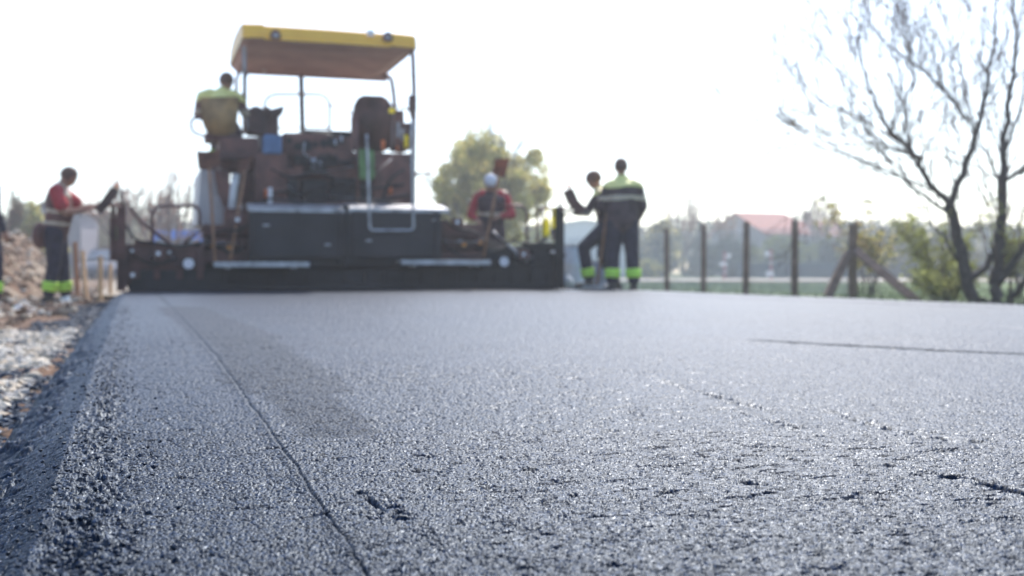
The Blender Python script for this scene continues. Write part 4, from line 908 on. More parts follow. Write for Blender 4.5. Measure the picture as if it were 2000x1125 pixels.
def tree(name, label, px, d, ytop, wpx, kind, group=None, y0=None, leaves=6000, ls=0.05, cat='tree', seed=1, mats=None, trunk_h=0.25, flat=1.0):
    random.seed(seed); global rng; rng = np.random.default_rng(seed)
    x = W(px, HOR, d).x; H_ = (HOR-ytop)/F*d+CAMH+0.25; wd = wpx/F*d/2
    t = empty(name, (x, d, -0.28), 0, label, cat, group)
    segs, tips = [], []
    hh = H_*trunk_h
    if kind in ('bare', 'crown'):
        segs.append((VV(0,0,0), VV(0,0,hh), H_*0.022, H_*0.018))
        for k in range(5 if kind == 'crown' else 6):
            a = k*1.3+random.random(); grow(segs, tips, VV(0,0,hh*random.uniform(0.7, 1.0)), VV(math.cos(a)*0.6, math.sin(a)*0.6, 1.0), H_*0.30, H_*0.013, 3, 0.55, 0.25 if kind == 'bare' else 0.1)
        pts = np.array([q[0][:] for q in tips]); mx = np.abs(pts[:, :2]).max(); mz = pts[:, 2].max()
        fx, fz = wd/mx, (H_-hh)/(mz-hh)
        def tf(q): return Vector((q.x*fx, q.y*fx, hh+(q.z-hh)*fz if q.z > hh else q.z))
        segs = [(tf(a), tf(b_), r0, r1_) for a, b_, r0, r1_ in segs]; pts = np.array([tf(q[0])[:] for q in tips])
    if kind == 'bare':
        th = [s_ for s_ in segs if s_[2] > H_*0.004]; tw = [s_ for s_ in segs if s_[2] <= H_*0.004]
        obj('trunk', seg_mesh('trunk', th, 6), MT['twig'], t); obj('crown', seg_mesh('crown', tw, 3, 0.008*d/40), MT['fartwig'], t)
        if mats: 
            P = pts[rng.integers(0, len(pts), leaves)]+rng.normal(0, 0.05*H_/4, (leaves, 3)); obj('foliage', leaf_mesh('foliage', P, ls, len(mats)), [MT[m] for m in mats], t)
    else:
        if kind == 'crown':
            cz = hh+(H_-hh)*0.5; 
            nb = 80; cc = []
            for _ in range(nb):
                u = rng.normal(size=3); u /= np.linalg.norm(u); rr = rng.uniform(0.30, 0.90)
                cc.append((u[0]*rr*wd, u[1]*rr*wd, cz+u[2]*rr*(H_-hh)*0.5, rng.uniform(0.12, 0.24)*wd))
            cc = np.array(cc)
            k = rng.integers(0, nb, leaves); u = rng.normal(size=(leaves, 3)); u /= np.linalg.norm(u, axis=1)[:, None]; rr = rng.uniform(0.3, 1, leaves)**0.6
            P = cc[k, :3]+u*(rr*cc[k, 3])[:, None]
            obj('trunk', seg_mesh('trunk', [s_ for s_ in segs], 5, 0.01), MT['bark'], t)
        elif kind == 'cone':
            hgt = rng.uniform(0, 1, leaves)**1.5; a = rng.uniform(0, 2*PI, leaves); rr = wd*(1-hgt*0.96)*rng.uniform(0.35, 1, leaves)*(1+0.2*np.sin(hgt*26+a*2))
            P = np.stack([rr*np.cos(a), rr*np.sin(a), 0.1+hgt*(H_-0.1)], -1); obj('trunk', seg_mesh('trunk', [(VV(0,0,0), VV(0,0,H_*0.95), H_*0.02, 0.02)], 6), MT['bark'], t)
        else:   # bush: many clumps from the ground up
            nb = 44; cc = np.stack([rng.normal(0, 0.42, nb)*wd, rng.normal(0, 0.42, nb)*wd*flat, rng.uniform(0.15, 0.85, nb)*H_, rng.uniform(0.15, 0.32, nb)*min(wd, H_)], -1)
            cc[:, 2] *= 1-0.35*np.abs(cc[:, 0])/wd
            k = rng.integers(0, nb, leaves); u = rng.normal(size=(leaves, 3)); u /= np.linalg.norm(u, axis=1)[:, None]
            P = cc[k, :3]+u*(cc[k, 3]*rng.uniform(0.3, 1.1, leaves))[:, None]; P[:, 2] = np.abs(P[:, 2])
            st = []
            for q in cc[:18]: st.append((VV(q[0]*0.15, q[1]*0.15, 0), Vector(q[:3]), H_*0.012, H_*0.004))
            obj('trunk', seg_mesh('trunk', st, 4), MT['bark'], t)
        obj('crown', leaf_mesh('crown', P, ls, len(mats)), [MT[m] for m in mats], t)
    return t
G1 = 'bushes and trees beyond the field'
tree('spring_tree', 'large round tree in pale spring leaf behind the right half of the paver', 955, 42, 226, 278, 'crown', leaves=42000, ls=0.062, seed=3, mats=['leaf1','leaf2','leaf2'], trunk_h=0.14)
tree('bare_tree', 'bare twiggy tree right behind the blue truck and left rail', 335, 46, 322, 200, 'bare', 'bare trees behind the paver', seed=5)
tree('bare_tree', 'bare twiggy tree left of the blue truck, above the tan boarded hut', 248, 52, 335, 160, 'bare', 'bare trees behind the paver', seed=6)
tree('bare_tree', 'short bare tree seen through the left guard rail', 300, 56, 365, 150, 'bare', 'bare trees behind the paver', seed=16, mats=['leaf5'], leaves=1500, ls=0.06)
tree('bare_tree', 'grey bare tree at the far left edge above the dirt bank', 8, 40, 362, 100, 'bare', 'bare trees behind the paver', seed=7, mats=['leaf5'], leaves=1200, ls=0.05)
tree('bush', 'yellow green bush behind the back of the left worker', 72, 46, 368, 100, 'bush', G1, leaves=8000, ls=0.078, seed=8, mats=['leaf1','leaf2'], cat='bush')
tree('bush', 'low green bush between paver and round spring tree', 860, 60, 440, 140, 'bush', G1, leaves=7200, ls=0.091, seed=9, mats=['leaf5','leaf1'], cat='bush')
tree('bush', 'broad green bush right below the round spring tree', 1040, 66, 430, 150, 'bush', G1, leaves=7200, ls=0.091, seed=10, mats=['leaf5','leaf1'], cat='bush')
tree('bush', 'dusky bush with brownish top just right of the pair of workers', 1286, 80, 408, 110, 'bush', G1, leaves=9600, ls=0.104, seed=11, mats=['leaf5','leaf2','leaf4'], cat='bush')
tree('bare_tree', 'faint tall bare tree above the bush right of the pair of workers', 1335, 95, 372, 90, 'bare', 'thin bare trees by the house', seed=12)
tree('conifer', 'dark pointed conifer between the second and third fence posts', 1366, 85, 430, 62, 'cone', leaves=3500, ls=0.09, seed=13, mats=['leaf4'])
tree('bare_tree', 'small bare tree directly left of the red roofed house', 1412, 90, 405, 60, 'bare', 'thin bare trees by the house', seed=14)
tree('bush', 'dark bush below the left end of the red roof', 1425, 75, 455, 120, 'bush', G1, leaves=8800, ls=0.104, seed=15, mats=['leaf7','leaf5','leaf4'], cat='bush')
tree('bush', 'olive green bush in front of the pale house gable', 1530, 74, 446, 120, 'bush', G1, leaves=9600, ls=0.104, seed=17, mats=['leaf1','leaf5'], cat='bush')
tree('bush', 'grey green bush right of the tallest fence post', 1610, 78, 462, 110, 'bush', G1, leaves=8800, ls=0.104, seed=18, mats=['leaf5','leaf7','leaf7'], cat='bush')
tree('bare_tree', 'hazy bare tree over the roof of the smaller house', 1600, 95, 360, 110, 'bare', 'thin bare trees by the house', seed=19)
tree('bush', 'tall dusky bush behind the braced corner post', 1720, 80, 440, 150, 'bush', G1, leaves=11200, ls=0.104, seed=20, mats=['leaf7','leaf5','leaf4'], cat='bush')
tree('bush', 'dusky bush behind the forked trunk of the large bare tree', 1850, 82, 440, 150, 'bush', G1, leaves=11200, ls=0.104, seed=21, mats=['leaf7','leaf5','leaf4'], cat='bush')
tree('bush', 'dusky bush at the right edge behind the large bare tree', 1975, 80, 445, 130, 'bush', G1, leaves=9600, ls=0.104, seed=22, mats=['leaf7','leaf5','leaf4'], cat='bush')
tree('bush', 'small pale green bush left of the first fence post', 1262, 68, 500, 50, 'bush', G1, leaves=4000, ls=0.078, seed=23, mats=['leaf1','leaf2'], cat='bush')
# low growth round the large bare tree
def shrub(label, px, d, y0, y1, wpx, n, seed, mats, sprig=10, ls=0.028):
    random.seed(seed); r_ = np.random.default_rng(seed); x = W(px, HOR, d).x
    t = empty('shrub', (x, d, -0.27), 0, label, 'shrub', 'leafy shrubs round the large bare tree'); segs = []; P = []
    zt = (HOR-y0)/F*d+CAMH+0.27; wd = wpx/F*d/2
    for k in range(sprig):
        a = VV(random.gauss(0, 0.12)*wd, random.gauss(0, 0.1)*wd, 0); tx = random.uniform(-1, 1)*wd; c = VV(tx, random.uniform(-0.6, 0.6)*wd, zt*random.uniform(0.55, 1.0)); m_ = a.lerp(c, 0.5)+VV(-tx*0.15, 0, zt*0.12)
        q = [a*(1-u)**2+m_*2*u*(1-u)+c*u*u for u in np.linspace(0, 1, 9)]
        for i in range(8): segs.append((q[i], q[i+1], 0.014*(1-i/9), 0.014*(1-(i+1)/9)))
        for i in range(3, 9):
            for j in range(3):
                e = q[i]+VV(random.gauss(0, 0.16), random.gauss(0, 0.16), random.gauss(0.04, 0.12)); segs.append((q[i], e, 0.004, 0.002)); P += [q[i].lerp(e, random.random())[:] for _ in range(max(1, n//(sprig*18)))]
    P = np.array(P)+r_.normal(0, 0.03, (len(P), 3)); 
    obj('stem', seg_mesh('stem', segs, 4), MT['bark'], t); obj('foliage', leaf_mesh('foliage', P, ls, len(mats)), [MT[m] for m in mats], t)
shrub('olive leaved shrub left of the braced corner post top', 1700, 23.0, 385, 590, 190, 2600, 31, ['leaf3','leaf2','leaf6'], 12, 0.030)
shrub('green shrub between the brace and the forked trunk', 1830, 19.4, 420, 590, 200, 3600, 32, ['leaf3','leaf3','leaf1'], 14, 0.026)
shrub('green shrub at the right edge beside the large bare tree', 1985, 17.6, 400, 592, 150, 1600, 33, ['leaf3','leaf1'], 9, 0.026)
shrub('low green shrub at the foot of the forked trunk', 1850, 17.9, 520, 592, 150, 3200, 34, ['leaf3','leaf1'], 12, 0.026)
# the large bare tree, limbs traced at their real size
random.seed(99); TD = 17.4
bt = empty('large_bare_tree', (W(1915, HOR, TD).x, TD, -0.27), 0, 'large leafless tree with several dark trunks at the right edge', 'tree'); TO = bt.location
limbs = [
 ([(1905,596),(1888,545),(1875,480),(1862,430),(1853,398)], 0.125, 0.095, 0.0, 0),
 ([(1935,606),(1905,598)], 0.12, 0.12, 0.0, 0),
 ([(1853,398),(1870,362),(1893,300),(1908,255),(1925,195),(1930,140),(1945,60),(1942,-30)], 0.075, 0.022, 0.3, 2),
 ([(1853,398),(1820,365),(1795,322),(1780,300),(1740,255),(1712,210),(1690,150),(1675,80),(1665,0)], 0.062, 0.014, -0.4, 2),
 ([(1795,322),(1790,300),(1772,270),(1768,220),(1785,150),(1775,60),(1760,-20)], 0.035, 0.010, 0.2, 1),
 ([(1780,300),(1740,290),(1700,262),(1680,215),(1650,130)], 0.028, 0.006, -0.2, 1),
 ([(1908,265),(1860,200),(1820,155),(1786,124),(1740,95),(1715,60),(1690,20)], 0.034, 0.008, -0.3, 1),
 ([(1858,205),(1835,145),(1805,65),(1790,10)], 0.022, 0.007, 0.1, 1),
 ([(1935,606),(1940,597),(1945,540),(1952,480),(1958,400),(1960,320),(1958,270),(1975,180),(1985,90),(1978,0)], 0.13, 0.026, 0.2, 2),
 ([(1955,440),(1950,350),(1935,310),(1910,275)], 0.045, 0.02, 0.4, 1),
 ([(1960,370),(1985,340),(2010,318),(2050,280)], 0.05, 0.02, -0.2, 1),
 ([(1900,540),(1925,520),(1945,480),(1950,420)], 0.07, 0.05, 0.1, 0),
 ([(1945,560),(1975,520),(2005,480),(2040,430)], 0.09, 0.04, -0.3, 2),
 ([(1962,300),(1990,220),(2005,140),(2030,50)], 0.04, 0.015, 0.4, 1),
 ([(1855,420),(1820,395),(1790,375),(1750,340),(1700,320),(1640,295)], 0.04, 0.008, -0.5, 1),
 ([(1700,320),(1660,310),(1620,292),(1570,290),(1550,305)], 0.013, 0.004, -0.3, 1),
 ([(1868,365),(1850,300),(1848,220),(1830,140),(1815,50)], 0.020, 0.006, 0.3, 1),
 ([(1930,150),(1900,90),(1890,0)], 0.016, 0.006, -0.2, 1),
 ([(1925,195),(1965,140),(1970,60)], 0.018, 0.006, 0.2, 1),
 ([(1745,260),(1762,200),(1755,120),(1740,40)], 0.018, 0.006, 0.3, 1),
 ([(1820,365),(1770,350),(1720,300),(1680,268),(1630,240)], 0.020, 0.006, -0.4, 1),
 ([(1960,320),(1930,240),(1915,160),(1905,80)], 0.022, 0.006, 0.4, 1),
 ([(1880,520),(1850,480),(1820,440),(1800,390),(1760,340)], 0.03, 0.008, -0.3, 1),
 ([(1935,606),(1960,600),(1985,570),(2010,535),(2060,500)], 0.07, 0.05, -0.9, 0),
 ([(1935,606),(1990,600),(2010,580),(2050,550)], 0.05, 0.04, -1.0, 0)]
th, tw, tp = [], [], []
samp = []
for pts, r0, r1_, dy, lv in limbs:
    n = len(pts); near = min(samp, key=lambda q: (q[0]-pts[0][0])**2+(q[1]-pts[0][1])**2) if samp else (0, 0, TD)
    D0 = near[2] if samp and math.hypot(near[0]-pts[0][0], near[1]-pts[0][1]) < 40 else TD
    if D0 != TD or (samp and math.hypot(near[0]-pts[0][0], near[1]-pts[0][1]) < 40): pts = [near[:2]] + list(pts[1:])
    Q = [W(x, y, D0+dy*i/(n-1)*2)-TO for i, (x, y) in enumerate(pts)]
    for i in range(n-1):
        for k in range(12): u = k/12; samp.append((pts[i][0]*(1-u)+pts[i+1][0]*u, pts[i][1]*(1-u)+pts[i+1][1]*u, D0+dy*(i+u)/(n-1)*2))
    Q2 = []
    for i in range(n-1):
        for k in range(3):
            u = k/3; Q2.append(Q[i].lerp(Q[i+1], u)+VV(random.gauss(0,1), random.gauss(0,1), random.gauss(0,1))*(0.012*(1+k%2) if i+k else 0))
    Q2.append(Q[-1]); m_ = len(Q2)
    for i in range(m_-1):
        ra, rb = (r0+(r1_-r0)*i/(m_-1))*0.82, (r0+(r1_-r0)*(i+1)/(m_-1))*0.82; th.append((Q2[i], Q2[i+1], ra, rb))
        if lv and i > 1 and random.random() < 0.8:
            dd = (Q2[i+1]-Q2[i]).normalized(); a = Vector([random.gauss(0, 1) for _ in range(3)]); a = (a-dd*a.dot(dd)).normalized()
            grow(tw, tp, Q2[i], dd+a*0.75+VV(0,0,0.25), random.uniform(0.6, 1.4), min(0.016, ra*0.5), 2, 0.55, 0.2, 2, 0.68, 0.07)
    if lv: grow(tw, tp, Q2[-1], Q2[-1]-Q2[-2], 1.0, r1_*0.8, 2, 0.45, 0.2, 2)
b = BM()
lt = seg_mesh('trunk', th, 9); obj('trunk', lt, MT['bark'], bt)
obj('crown', seg_mesh('crown', tw, 3, 0.0050), MT['twig'], bt)
rng = np.random.default_rng(5); tpA = np.array([q[0][:] for q in tp]); P = []
for c in tpA[rng.integers(0, len(tpA), 46)]: P.append(c+rng.normal(0, 0.05, (14, 3)))
obj('foliage', leaf_mesh('foliage', np.concatenate(P), 0.022, 3), [MT['leaf3'], MT['leaf2'], MT['leaf6']], bt)
b = BM(); q = [W(1926,442,17.0), W(1931,462,17.0), W(1928,478,17.0), W(1934,494,17.0)]
rib = [b.verts.new(p+VV(-0.018,0,0)) for p in q]+[b.verts.new(p+VV(0.018,0.01,0)) for p in q]
for k in range(3): b.faces.new((rib[k], rib[k+1], rib[k+5], rib[k+4]))
bmesh.ops.solidify(b, geom=b.faces[:], thickness=0.004); o = obj('plastic_strip', b, MT['white']); tag(o, 'thin white plastic strip hanging from the large bare tree', 'plastic strip')
# far wood behind the field
rng = np.random.default_rng(12); n = 60000; x = rng.uniform(-75, 110, n); y = 112+rng.uniform(0, 8, n)
hgt = 3.4+2.6*fbm(x*0.10, x*0+1, 501, 4)+1.2*fbm(x*0.5, x*0, 503, 2)
P = np.stack([x, y, -0.3+rng.uniform(0, 1, n)**0.7*hgt], -1)
tag(obj('far_wood', leaf_mesh('far_wood', P, 0.24, 3), [MT['leaf7'], MT['leaf4'], MT['leaf5']]), kind='stuff')
# grass tufts and clods at the right road edge
rng = np.random.default_rng(15); n = 26000; s = 6.75+rng.uniform(0, 1, n)**1.7*16; t = rng.uniform(2, 46, n); P = np.stack([s*CT-t*ST, s*ST+t*CT, -0.24+0*s], -1)
h_ = rng.uniform(0.03, 0.10, n)[:, None]; a = rng.uniform(0, PI, n); dx = np.stack([np.cos(a), np.sin(a), 0*a], -1)*0.012; tip = P+rng.normal(0, 0.03, (n, 3))*[1,1,0]+np.array([0,0,1])*h_
v = np.stack([P-dx, P+dx, tip], 1).reshape(-1, 3)
MT['grass'] = mat('grass_blades', (0.07,0.13,0.035), 0.8, 0, 0.3, 2)
tag(obj('grass', np_mesh('grass', v, np.arange(3*n).reshape(n, 3), False), MT['grass']), kind='stuff')
n = 700; s = 6.7+rng.uniform(0, 1, n)*1.1; t = rng.uniform(3, 24, n); k = fbm(s*0.8, t*0.7, 601, 3) > 0.47; s, t = s[k], t[k]; sz = rng.uniform(0.02, 0.085, len(s))
tag(stones('dirt_clods', np.stack([s*CT-t*ST, s*ST+t*CT, -0.22+sz*0.6], -1), sz, [MT['clod']], 0.7), kind='stuff')
# ------------------------------------------------------------ houses, sheds, walls
def house(px0, px1, d, yr, ye, label, depth=9, rot=0, chim=None):
    a, c = W(px0, ye, d), W(px1, ye, d); wd = (c.x-a.x); zr = W(0, yr, d+depth*0.3).z; ze = a.z
    t = empty('house', ((a.x+c.x)/2, d+depth/2, -0.27), rot, label, 'house'); h = wd/2; D2 = depth/2; ze += 0.27; zr += 0.27
    b = BM(); prism(b, [(h, -D2, 0), (h, D2, 0), (h, D2, ze), (h, 0, zr-0.05), (h, -D2, ze)], (-2*h, 0, 0)); wl = obj('wall', b, MT['wall'], t)
    for k in range(3):
        for z in (0.9,):
            b = BM(); xx = -h+wd*(0.2+0.3*k); box(b, xx-0.5, xx+0.5, -D2-0.03, -D2+0.05, z, z+1.2); wn = obj('window', b, MT['white'], wl); b = BM(); box(b, xx-0.42, xx+0.42, -D2-0.045, -D2-0.02, z+0.08, z+1.12); obj('pane', b, MT['glass'], wn)
    b = BM()
    for sgn in (-1, 1):
        prism(b, [(-h-0.4, 0, zr), (-h-0.4, sgn*(D2+0.5), ze-0.15), (-h-0.4, sgn*(D2+0.5), ze-0.02), (-h-0.4, 0, zr+0.15)], (2*h+0.8, 0, 0))
    rf = obj('roof', b, MT['roof'], t)
    if chim is not None: b = BM(); box(b, chim-0.35, chim+0.35, -0.3, 0.3, zr-0.5, zr+0.9); box(b, chim-0.42, chim+0.42, -0.37, 0.37, zr+0.9, zr+1.0); obj('chimney', b, MT['post'], rf)
    return t
house(1452, 1556, 98, 417, 456, 'wide low house with a long red tiled roof beyond the field', 8.5, R(22))
house(1582, 1640, 108, 432, 460, 'smaller red roofed house with a chimney right of the wide house', 6, R(5), -0.9)
# long low buildings behind the pair of workers
def shed(name, label, cat, px0, px1, d, ytop, depth, m, ridge=0.6, boards=True, rm='roof_dark'):
    a, c = W(px0, ytop, d), W(px1, ytop, d); h = (c.x-a.x)/2; z = a.z+0.27-ridge; D2 = depth/2
    t = empty(name, ((a.x+c.x)/2, d+D2, -0.27), 0, label, cat)
    b = BM(); prism(b, [(-h, -D2, 0), (h, -D2, 0), (h, -D2, z), (0, -D2, z+ridge-0.06), (-h, -D2, z)], (0, depth, 0))
    if boards:
        k = -h+0.1
        while k < h: box(b, k, k+0.025, -D2-0.02, -D2+0.01, 0, z-0.02); k += 0.22
    obj('wall', b, MT[m], t); b = BM()
    for s_ in (-1, 1): prism(b, [(0, -D2-0.2, z+ridge), (s_*(h+0.2), -D2-0.2, z-0.06), (s_*(h+0.2), -D2-0.2, z+0.0), (0, -D2-0.2, z+ridge+0.07)], (0, depth+0.4, 0))
    obj('roof', b, MT[rm], t)
    b = BM(); box(b, -0.4, 0.4, -D2-0.04, -D2+0.02, 0, 1.9); dr_ = obj('door', b, MT['cladding'] if m != 'cladding' else MT['roof_dark'], t); b = BM(); box(b, 0.26, 0.34, -D2-0.08, -D2-0.03, 0.95, 1.0); obj('handle', b, MT['steel'], dr_)
    return t
shed('shed', 'tall pale grey boarded shed with a brown roof behind the left worker', 'shed', 50, 158, 60, 388, 2.5, 'wall', 0.75)
shed('hut', 'tan boarded hut right of the pale shed', 'hut', 160, 262, 64, 414, 3, 'cladding', 0.35)
shed('storage_hall', 'long white low storage hall behind the pair of workers', 'hall', 1050, 1232, 88, 430, 9, 'white', 0.5, False, 'white')
b = BM(); a, c = W(1440, HOR, 70), W(2060, HOR, 70); MT['darkfence'] = mat('dark_blue_green_panel', (0.035,0.06,0.085), 0.8, 0, 0.2, 2)
k = a.x
bf = empty('panel_fence', (a.x, 70, -0.25), 0, 'long dark blue green panel fence beyond the gravel lane', 'fence')
b = BM(); box(b, 0, c.x-a.x, -0.03, 0.03, 0.05, 0.98)
for q in range(60): box(b, q*0.33, q*0.33+0.02, -0.05, -0.02, 0.06, 0.96)
obj('panel', b, MT['darkfence'], bf)
for q in range(9): b = BM(); box(b, q*2.4-0.05, q*2.4+0.05, -0.07, 0.06, 0, 1.05, 0.01); obj('fence_post', b, MT['darkfence'], bf)
# pale containers behind the pair of workers
def barrel(px, d, w_, y0, label, m, z0=-0.26):
    x = W(px, HOR, d).x; r = w_/F*d/2; h = (HOR-y0)/F*d+CAMH-z0; o = empty('plastic_drum', (x, d, z0), 0, label, 'drum')
    b = BM(); tube(b, [(0,0,0),(0,0,0.03),(0,0,h*0.3),(0,0,h*0.32),(0,0,h*0.34),(0,0,h*0.64),(0,0,h*0.66),(0,0,h*0.68),(0,0,h*0.94),(0,0,h*0.97),(0,0,h)], [r*0.94,r,r,r*1.04,r,r,r*1.04,r,r,r*0.95,r*0.88], 24); obj('drum_body', b, MT[m], o)
    b = BM(); tube(b, [(0,0,h),(0,0,h+0.03)], [r*0.92, r*0.92], 24); obj('lid', b, MT['lamp'], o)
MT['paleblue'] = mat('pale_blue_plastic', (0.42,0.50,0.56), 0.5, 0, 0.1); MT['greyplastic'] = mat('grey_plastic', (0.24,0.27,0.34), 0.5, 0, 0.1)
barrel(1120, 19, 42, 482, 'pale blue plastic drum between the screed and the capped worker', 'paleblue', -0.2)
barrel(1172, 18.2, 40, 512, 'grey plastic drum seen between the legs of the workers', 'greyplastic', -0.2)
b = BM(); x = W(1107, HOR, 16.8); tube(b, [(0,0,0),(0,0,0.02),(0,0,0.13),(0,0,0.17),(0,0,0.20)], [0.09,0.10,0.10,0.05,0.03], 18); jc = obj('jerrycan', b, MT['white'], loc=(x.x, 16.8, 0.0)); tag(jc, 'white plastic canister on the road edge by the right screed end', 'canister')
b = BM(); tube(b, [(0,0,0.20),(0,0,0.225)], 0.032, 14); obj('cap', b, MT['paleblue'], jc)
# ------------------------------------------------------------ vehicles far left
def wheel(t, x, y, r, w_=0.2):
    b = BM(); disc(b, (0,0,0), (1,0,0), r, w_, 24); o = obj('wheel', b, MT['rubber'], t, loc=(x, y, r)); b = BM(); disc(b, (0,0,0), (1,0,0), r*0.58, w_+0.02, 18); obj('rim', b, MT['steel'], o)
tq = W(350, HOR, 54); t = empty('truck', (tq.x, 54, -0.27), R(12), 'blue truck parked behind the left screed extension', 'truck')
b = BM(); prism(b, [(-1.1,-0.95,0.55),(-1.1,-0.98,1.45),(-1.1,-0.72,2.42),(-1.1,0.8,2.45),(-1.1,0.8,0.55)], (2.2,0,0)); bmesh.ops.bevel(b, geom=b.edges[:], offset=0.06, segments=2, affect='EDGES'); obj('cab', b, MT['bluepaint'], t)
b = BM(); prism(b, [(-0.98,-1.0,1.42),(-0.98,-0.76,2.25),(0.98,-0.76,2.25),(0.98,-1.0,1.42)], (0,0.03,0.0)); obj('windscreen', b, MT['glass'], t)
for s_ in (-1, 1):
    b = BM(); prism(b, [(s_*1.1,-0.72,1.4),(s_*1.1,-0.55,2.2),(s_*1.1,0.25,2.2),(s_*1.1,0.25,1.4)], (s_*0.02,0,0)); obj('side_window', b, MT['glass'], t)
    b = BM(); box(b, s_*1.25-0.1, s_*1.25+0.1, -0.95, -0.85, 1.4, 1.9, 0.02); obj('mirror', b, MT['rubber'], t)
    b = BM(); box(b, s_*0.8-0.16, s_*0.8+0.16, -1.0, -0.93, 0.7, 0.88, 0.02); obj('headlight', b, MT['lamp'], t)
    for y in (-0.1, 3.0, 4.2): wheel(t, s_*0.95, y, 0.48, 0.28)
b = BM(); box(b, -1.2, 1.2, 0.95, 5.2, 1.0, 2.4, 0.03)
for k in range(7): box(b, -1.24, 1.24, 1.1+k*0.65, 1.18+k*0.65, 1.0, 2.38)
obj('tipper_body', b, MT['bluepaint'], t); b = BM(); box(b, -0.5, 0.5, 0, 5.1, 0.6, 1.0); box(b, -0.9, -0.4, 0.79, 0.96, 1.2, 2.3); obj('frame', b, MT['body2'], t)
b = BM(); disc(b, (0.0,-0.1,2.52), (0,0,1), 0.10, 0.16, 14); obj('beacon', b, MT['orange'], t)
cq = W(207, HOR, 50); t = empty('car', (cq.x, 50, -0.27), R(12), 'small dark grey car facing the camera behind the wooden stakes on the left', 'car')
b = BM(); prism(b, [(-0.85,-2.1,0.3),(-0.85,-2.15,0.6),(-0.85,-1.9,0.82),(-0.85,-1.0,0.95),(-0.85,2.0,0.98),(-0.85,2.1,0.35)], (1.7,0,0)); prism(b, [(-0.70,-1.0,0.94),(-0.62,-0.2,1.42),(-0.62,1.2,1.44),(-0.72,1.9,0.96)], (1.40,0,0)); obj('body', remesh(b, 0.03, 'body', 6), MT['carwhite'], t, True)
b = BM(); prism(b, [(-0.64,-1.04,0.99),(-0.56,-0.26,1.40),(0.56,-0.26,1.40),(0.64,-1.04,0.99)], (0,-0.05,0.04)); obj('windscreen', b, MT['glass'], t)
for s_ in (-1, 1):
    b = BM(); ell(b, (s_*0.62,-2.08,0.66), 0.16, 0.07, 0.09); obj('headlight', b, MT['lamp'], t)
    b = BM(); ell(b, (s_*0.95,-0.75,0.98), 0.10, 0.06, 0.07); obj('mirror', b, MT['carwhite'], t)
    for y in (-1.35, 1.35): wheel(t, s_*0.76, y, 0.31, 0.2)
# ------------------------------------------------------------ small things
for (px, d, y0, y1, w_, label, ln) in ((170, 15.6, 487, 530, 7, 'short wooden stake leaning left of the tall stake on the verge', -0.06), (196, 15.0, 497, 572, 7, 'tallest pale wooden stake on the verge beside the screed', 0.0), (215, 16.2, 512, 560, 6, 'thin wooden stake next to the end plate of the screed', 0.01), (153, 17.0, 470, 552, 7, 'brown wooden stake right behind the left worker', -0.05)):
    p, q = W(px, y0, d), W(px, y1, d); b = BM(); zb_ = -0.30; wv = w_/F*d/2
    prism(b, [(-wv,-wv,0),(wv,-wv,0),(wv,wv,0),(-wv,wv,0)], (ln, 0, p.z-zb_-0.05)); prism(b, [(ln-wv,-wv,p.z-zb_-0.05),(ln+wv,-wv,p.z-zb_-0.05),(ln+wv,wv,p.z-zb_-0.05),(ln-wv,wv,p.z-zb_-0.05)], (0,0,0.03))
    tag(obj('wooden_stake', b, MT['stake' if px != 153 else 'wood'], loc=(p.x, d, zb_)), label, 'stake', 'wooden stakes on the left verge')
def on_verge(px, py):   # where the view ray meets the verge
    for d in np.arange(1.0, 30, 0.02):
        p = W(px, py, d); s_, t_ = p.x*CT+p.y*ST, -p.x*ST+p.y*CT
        if p.z <= verge_z(np.array(s_), np.array(t_)): return p
    return W(px, py, 10)
p = on_verge(43, 607); b = BM(); tube(b, [(-0.07,0,0),(-0.065,0,0),(0.02,0,0),(0.05,0,0),(0.07,0,0)], [0.02,0.026,0.026,0.012,0.010], 14); o = obj('bottle', b, MT['white'], loc=(p.x, p.y, p.z+0.03)); tag(o, 'small white bottle lying on the brown verge soil', 'bottle')
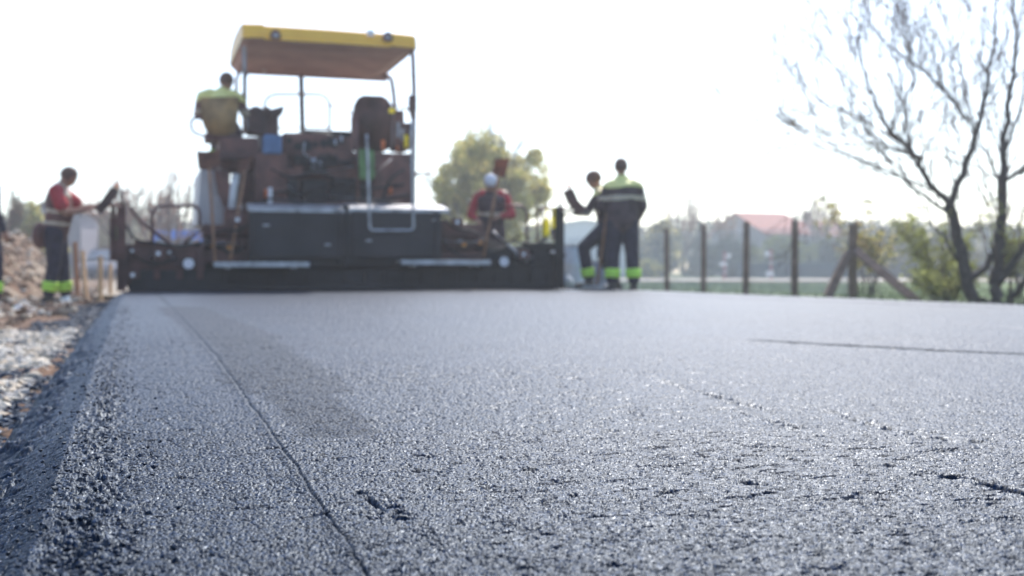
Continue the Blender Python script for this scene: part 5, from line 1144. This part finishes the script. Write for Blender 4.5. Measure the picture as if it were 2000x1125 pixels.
b = BM(); tube(b, [(-0.062,0,0),(-0.085,0,0)], 0.018, 12); obj('bottle_cap', b, MT['green'], o)
p = W(119, 584, 13.6); b = BM(); tube(b, [(0,0,0),(0.05,0,0.0),(0.10,0.0,0.01)], [0.028,0.034,0.04], 14); o = obj('cup', b, MT['paleblue'], loc=(p.x, p.y, verge_z(np.array(p.x*CT+p.y*ST), np.array(-p.x*ST+p.y*CT))+0.05)); tag(o, 'crushed pale blue cup beside the boots of the left worker', 'cup')
for px, d, y0, y1, label in ((1415, 60, 492, 546, 'red and white marker pole left of the third fence post'), (1506, 60, 487, 544, 'red and white marker pole between the third and fourth fence posts')):
    x = W(px, HOR, d).x; zt = W(0, y0, d).z+0.25; t = empty('marker_pole', (x, d, -0.25), 0, label, 'marker pole', 'red and white marker poles')
    b = BM(); tube(b, [(0,0,0),(0,0,zt)], 0.07, 10); obj('pole', b, MT['red'], t)
    for z in (0.35, 0.75, 1.1): b = BM(); tube(b, [(0,0,z*zt/1.5),(0,0,z*zt/1.5+0.2)], 0.074, 10); obj('white_band', b, MT['white'], t)
    b = BM(); sg = 1 if px == 1415 else -1; disc(b, (sg*0.22,-0.05,zt*0.86), (0,1,0), 0.13, 0.04, 16); obj('sign_disc', b, MT['white'], t)
    b = BM(); box(b, -0.3, 0.12, -0.1, -0.07, zt*(0.5 if px == 1415 else 0.12), zt*(0.62 if px == 1415 else 0.28), 0.01); obj('sign_plate', b, MT['white'], t)

#HAZE
bm = BM(); box(bm, -210, 210, -210, 210, -1.5, 30)
hz = bpy.data.materials.new('haze_air'); hz.use_nodes = True; t = hz.node_tree
t.nodes.remove(t.nodes['Principled BSDF']); pv = t.nodes.new('ShaderNodeVolumePrincipled')
pv.inputs['Color'].default_value = (0.94, 0.965, 1.0, 1); pv.inputs['Density'].default_value = 0.0023; pv.inputs['Anisotropy'].default_value = 0.55
t.links.new(pv.outputs[0], t.nodes['Material Output'].inputs['Volume'])
tag(obj('haze', bm, hz), kind='stuff')
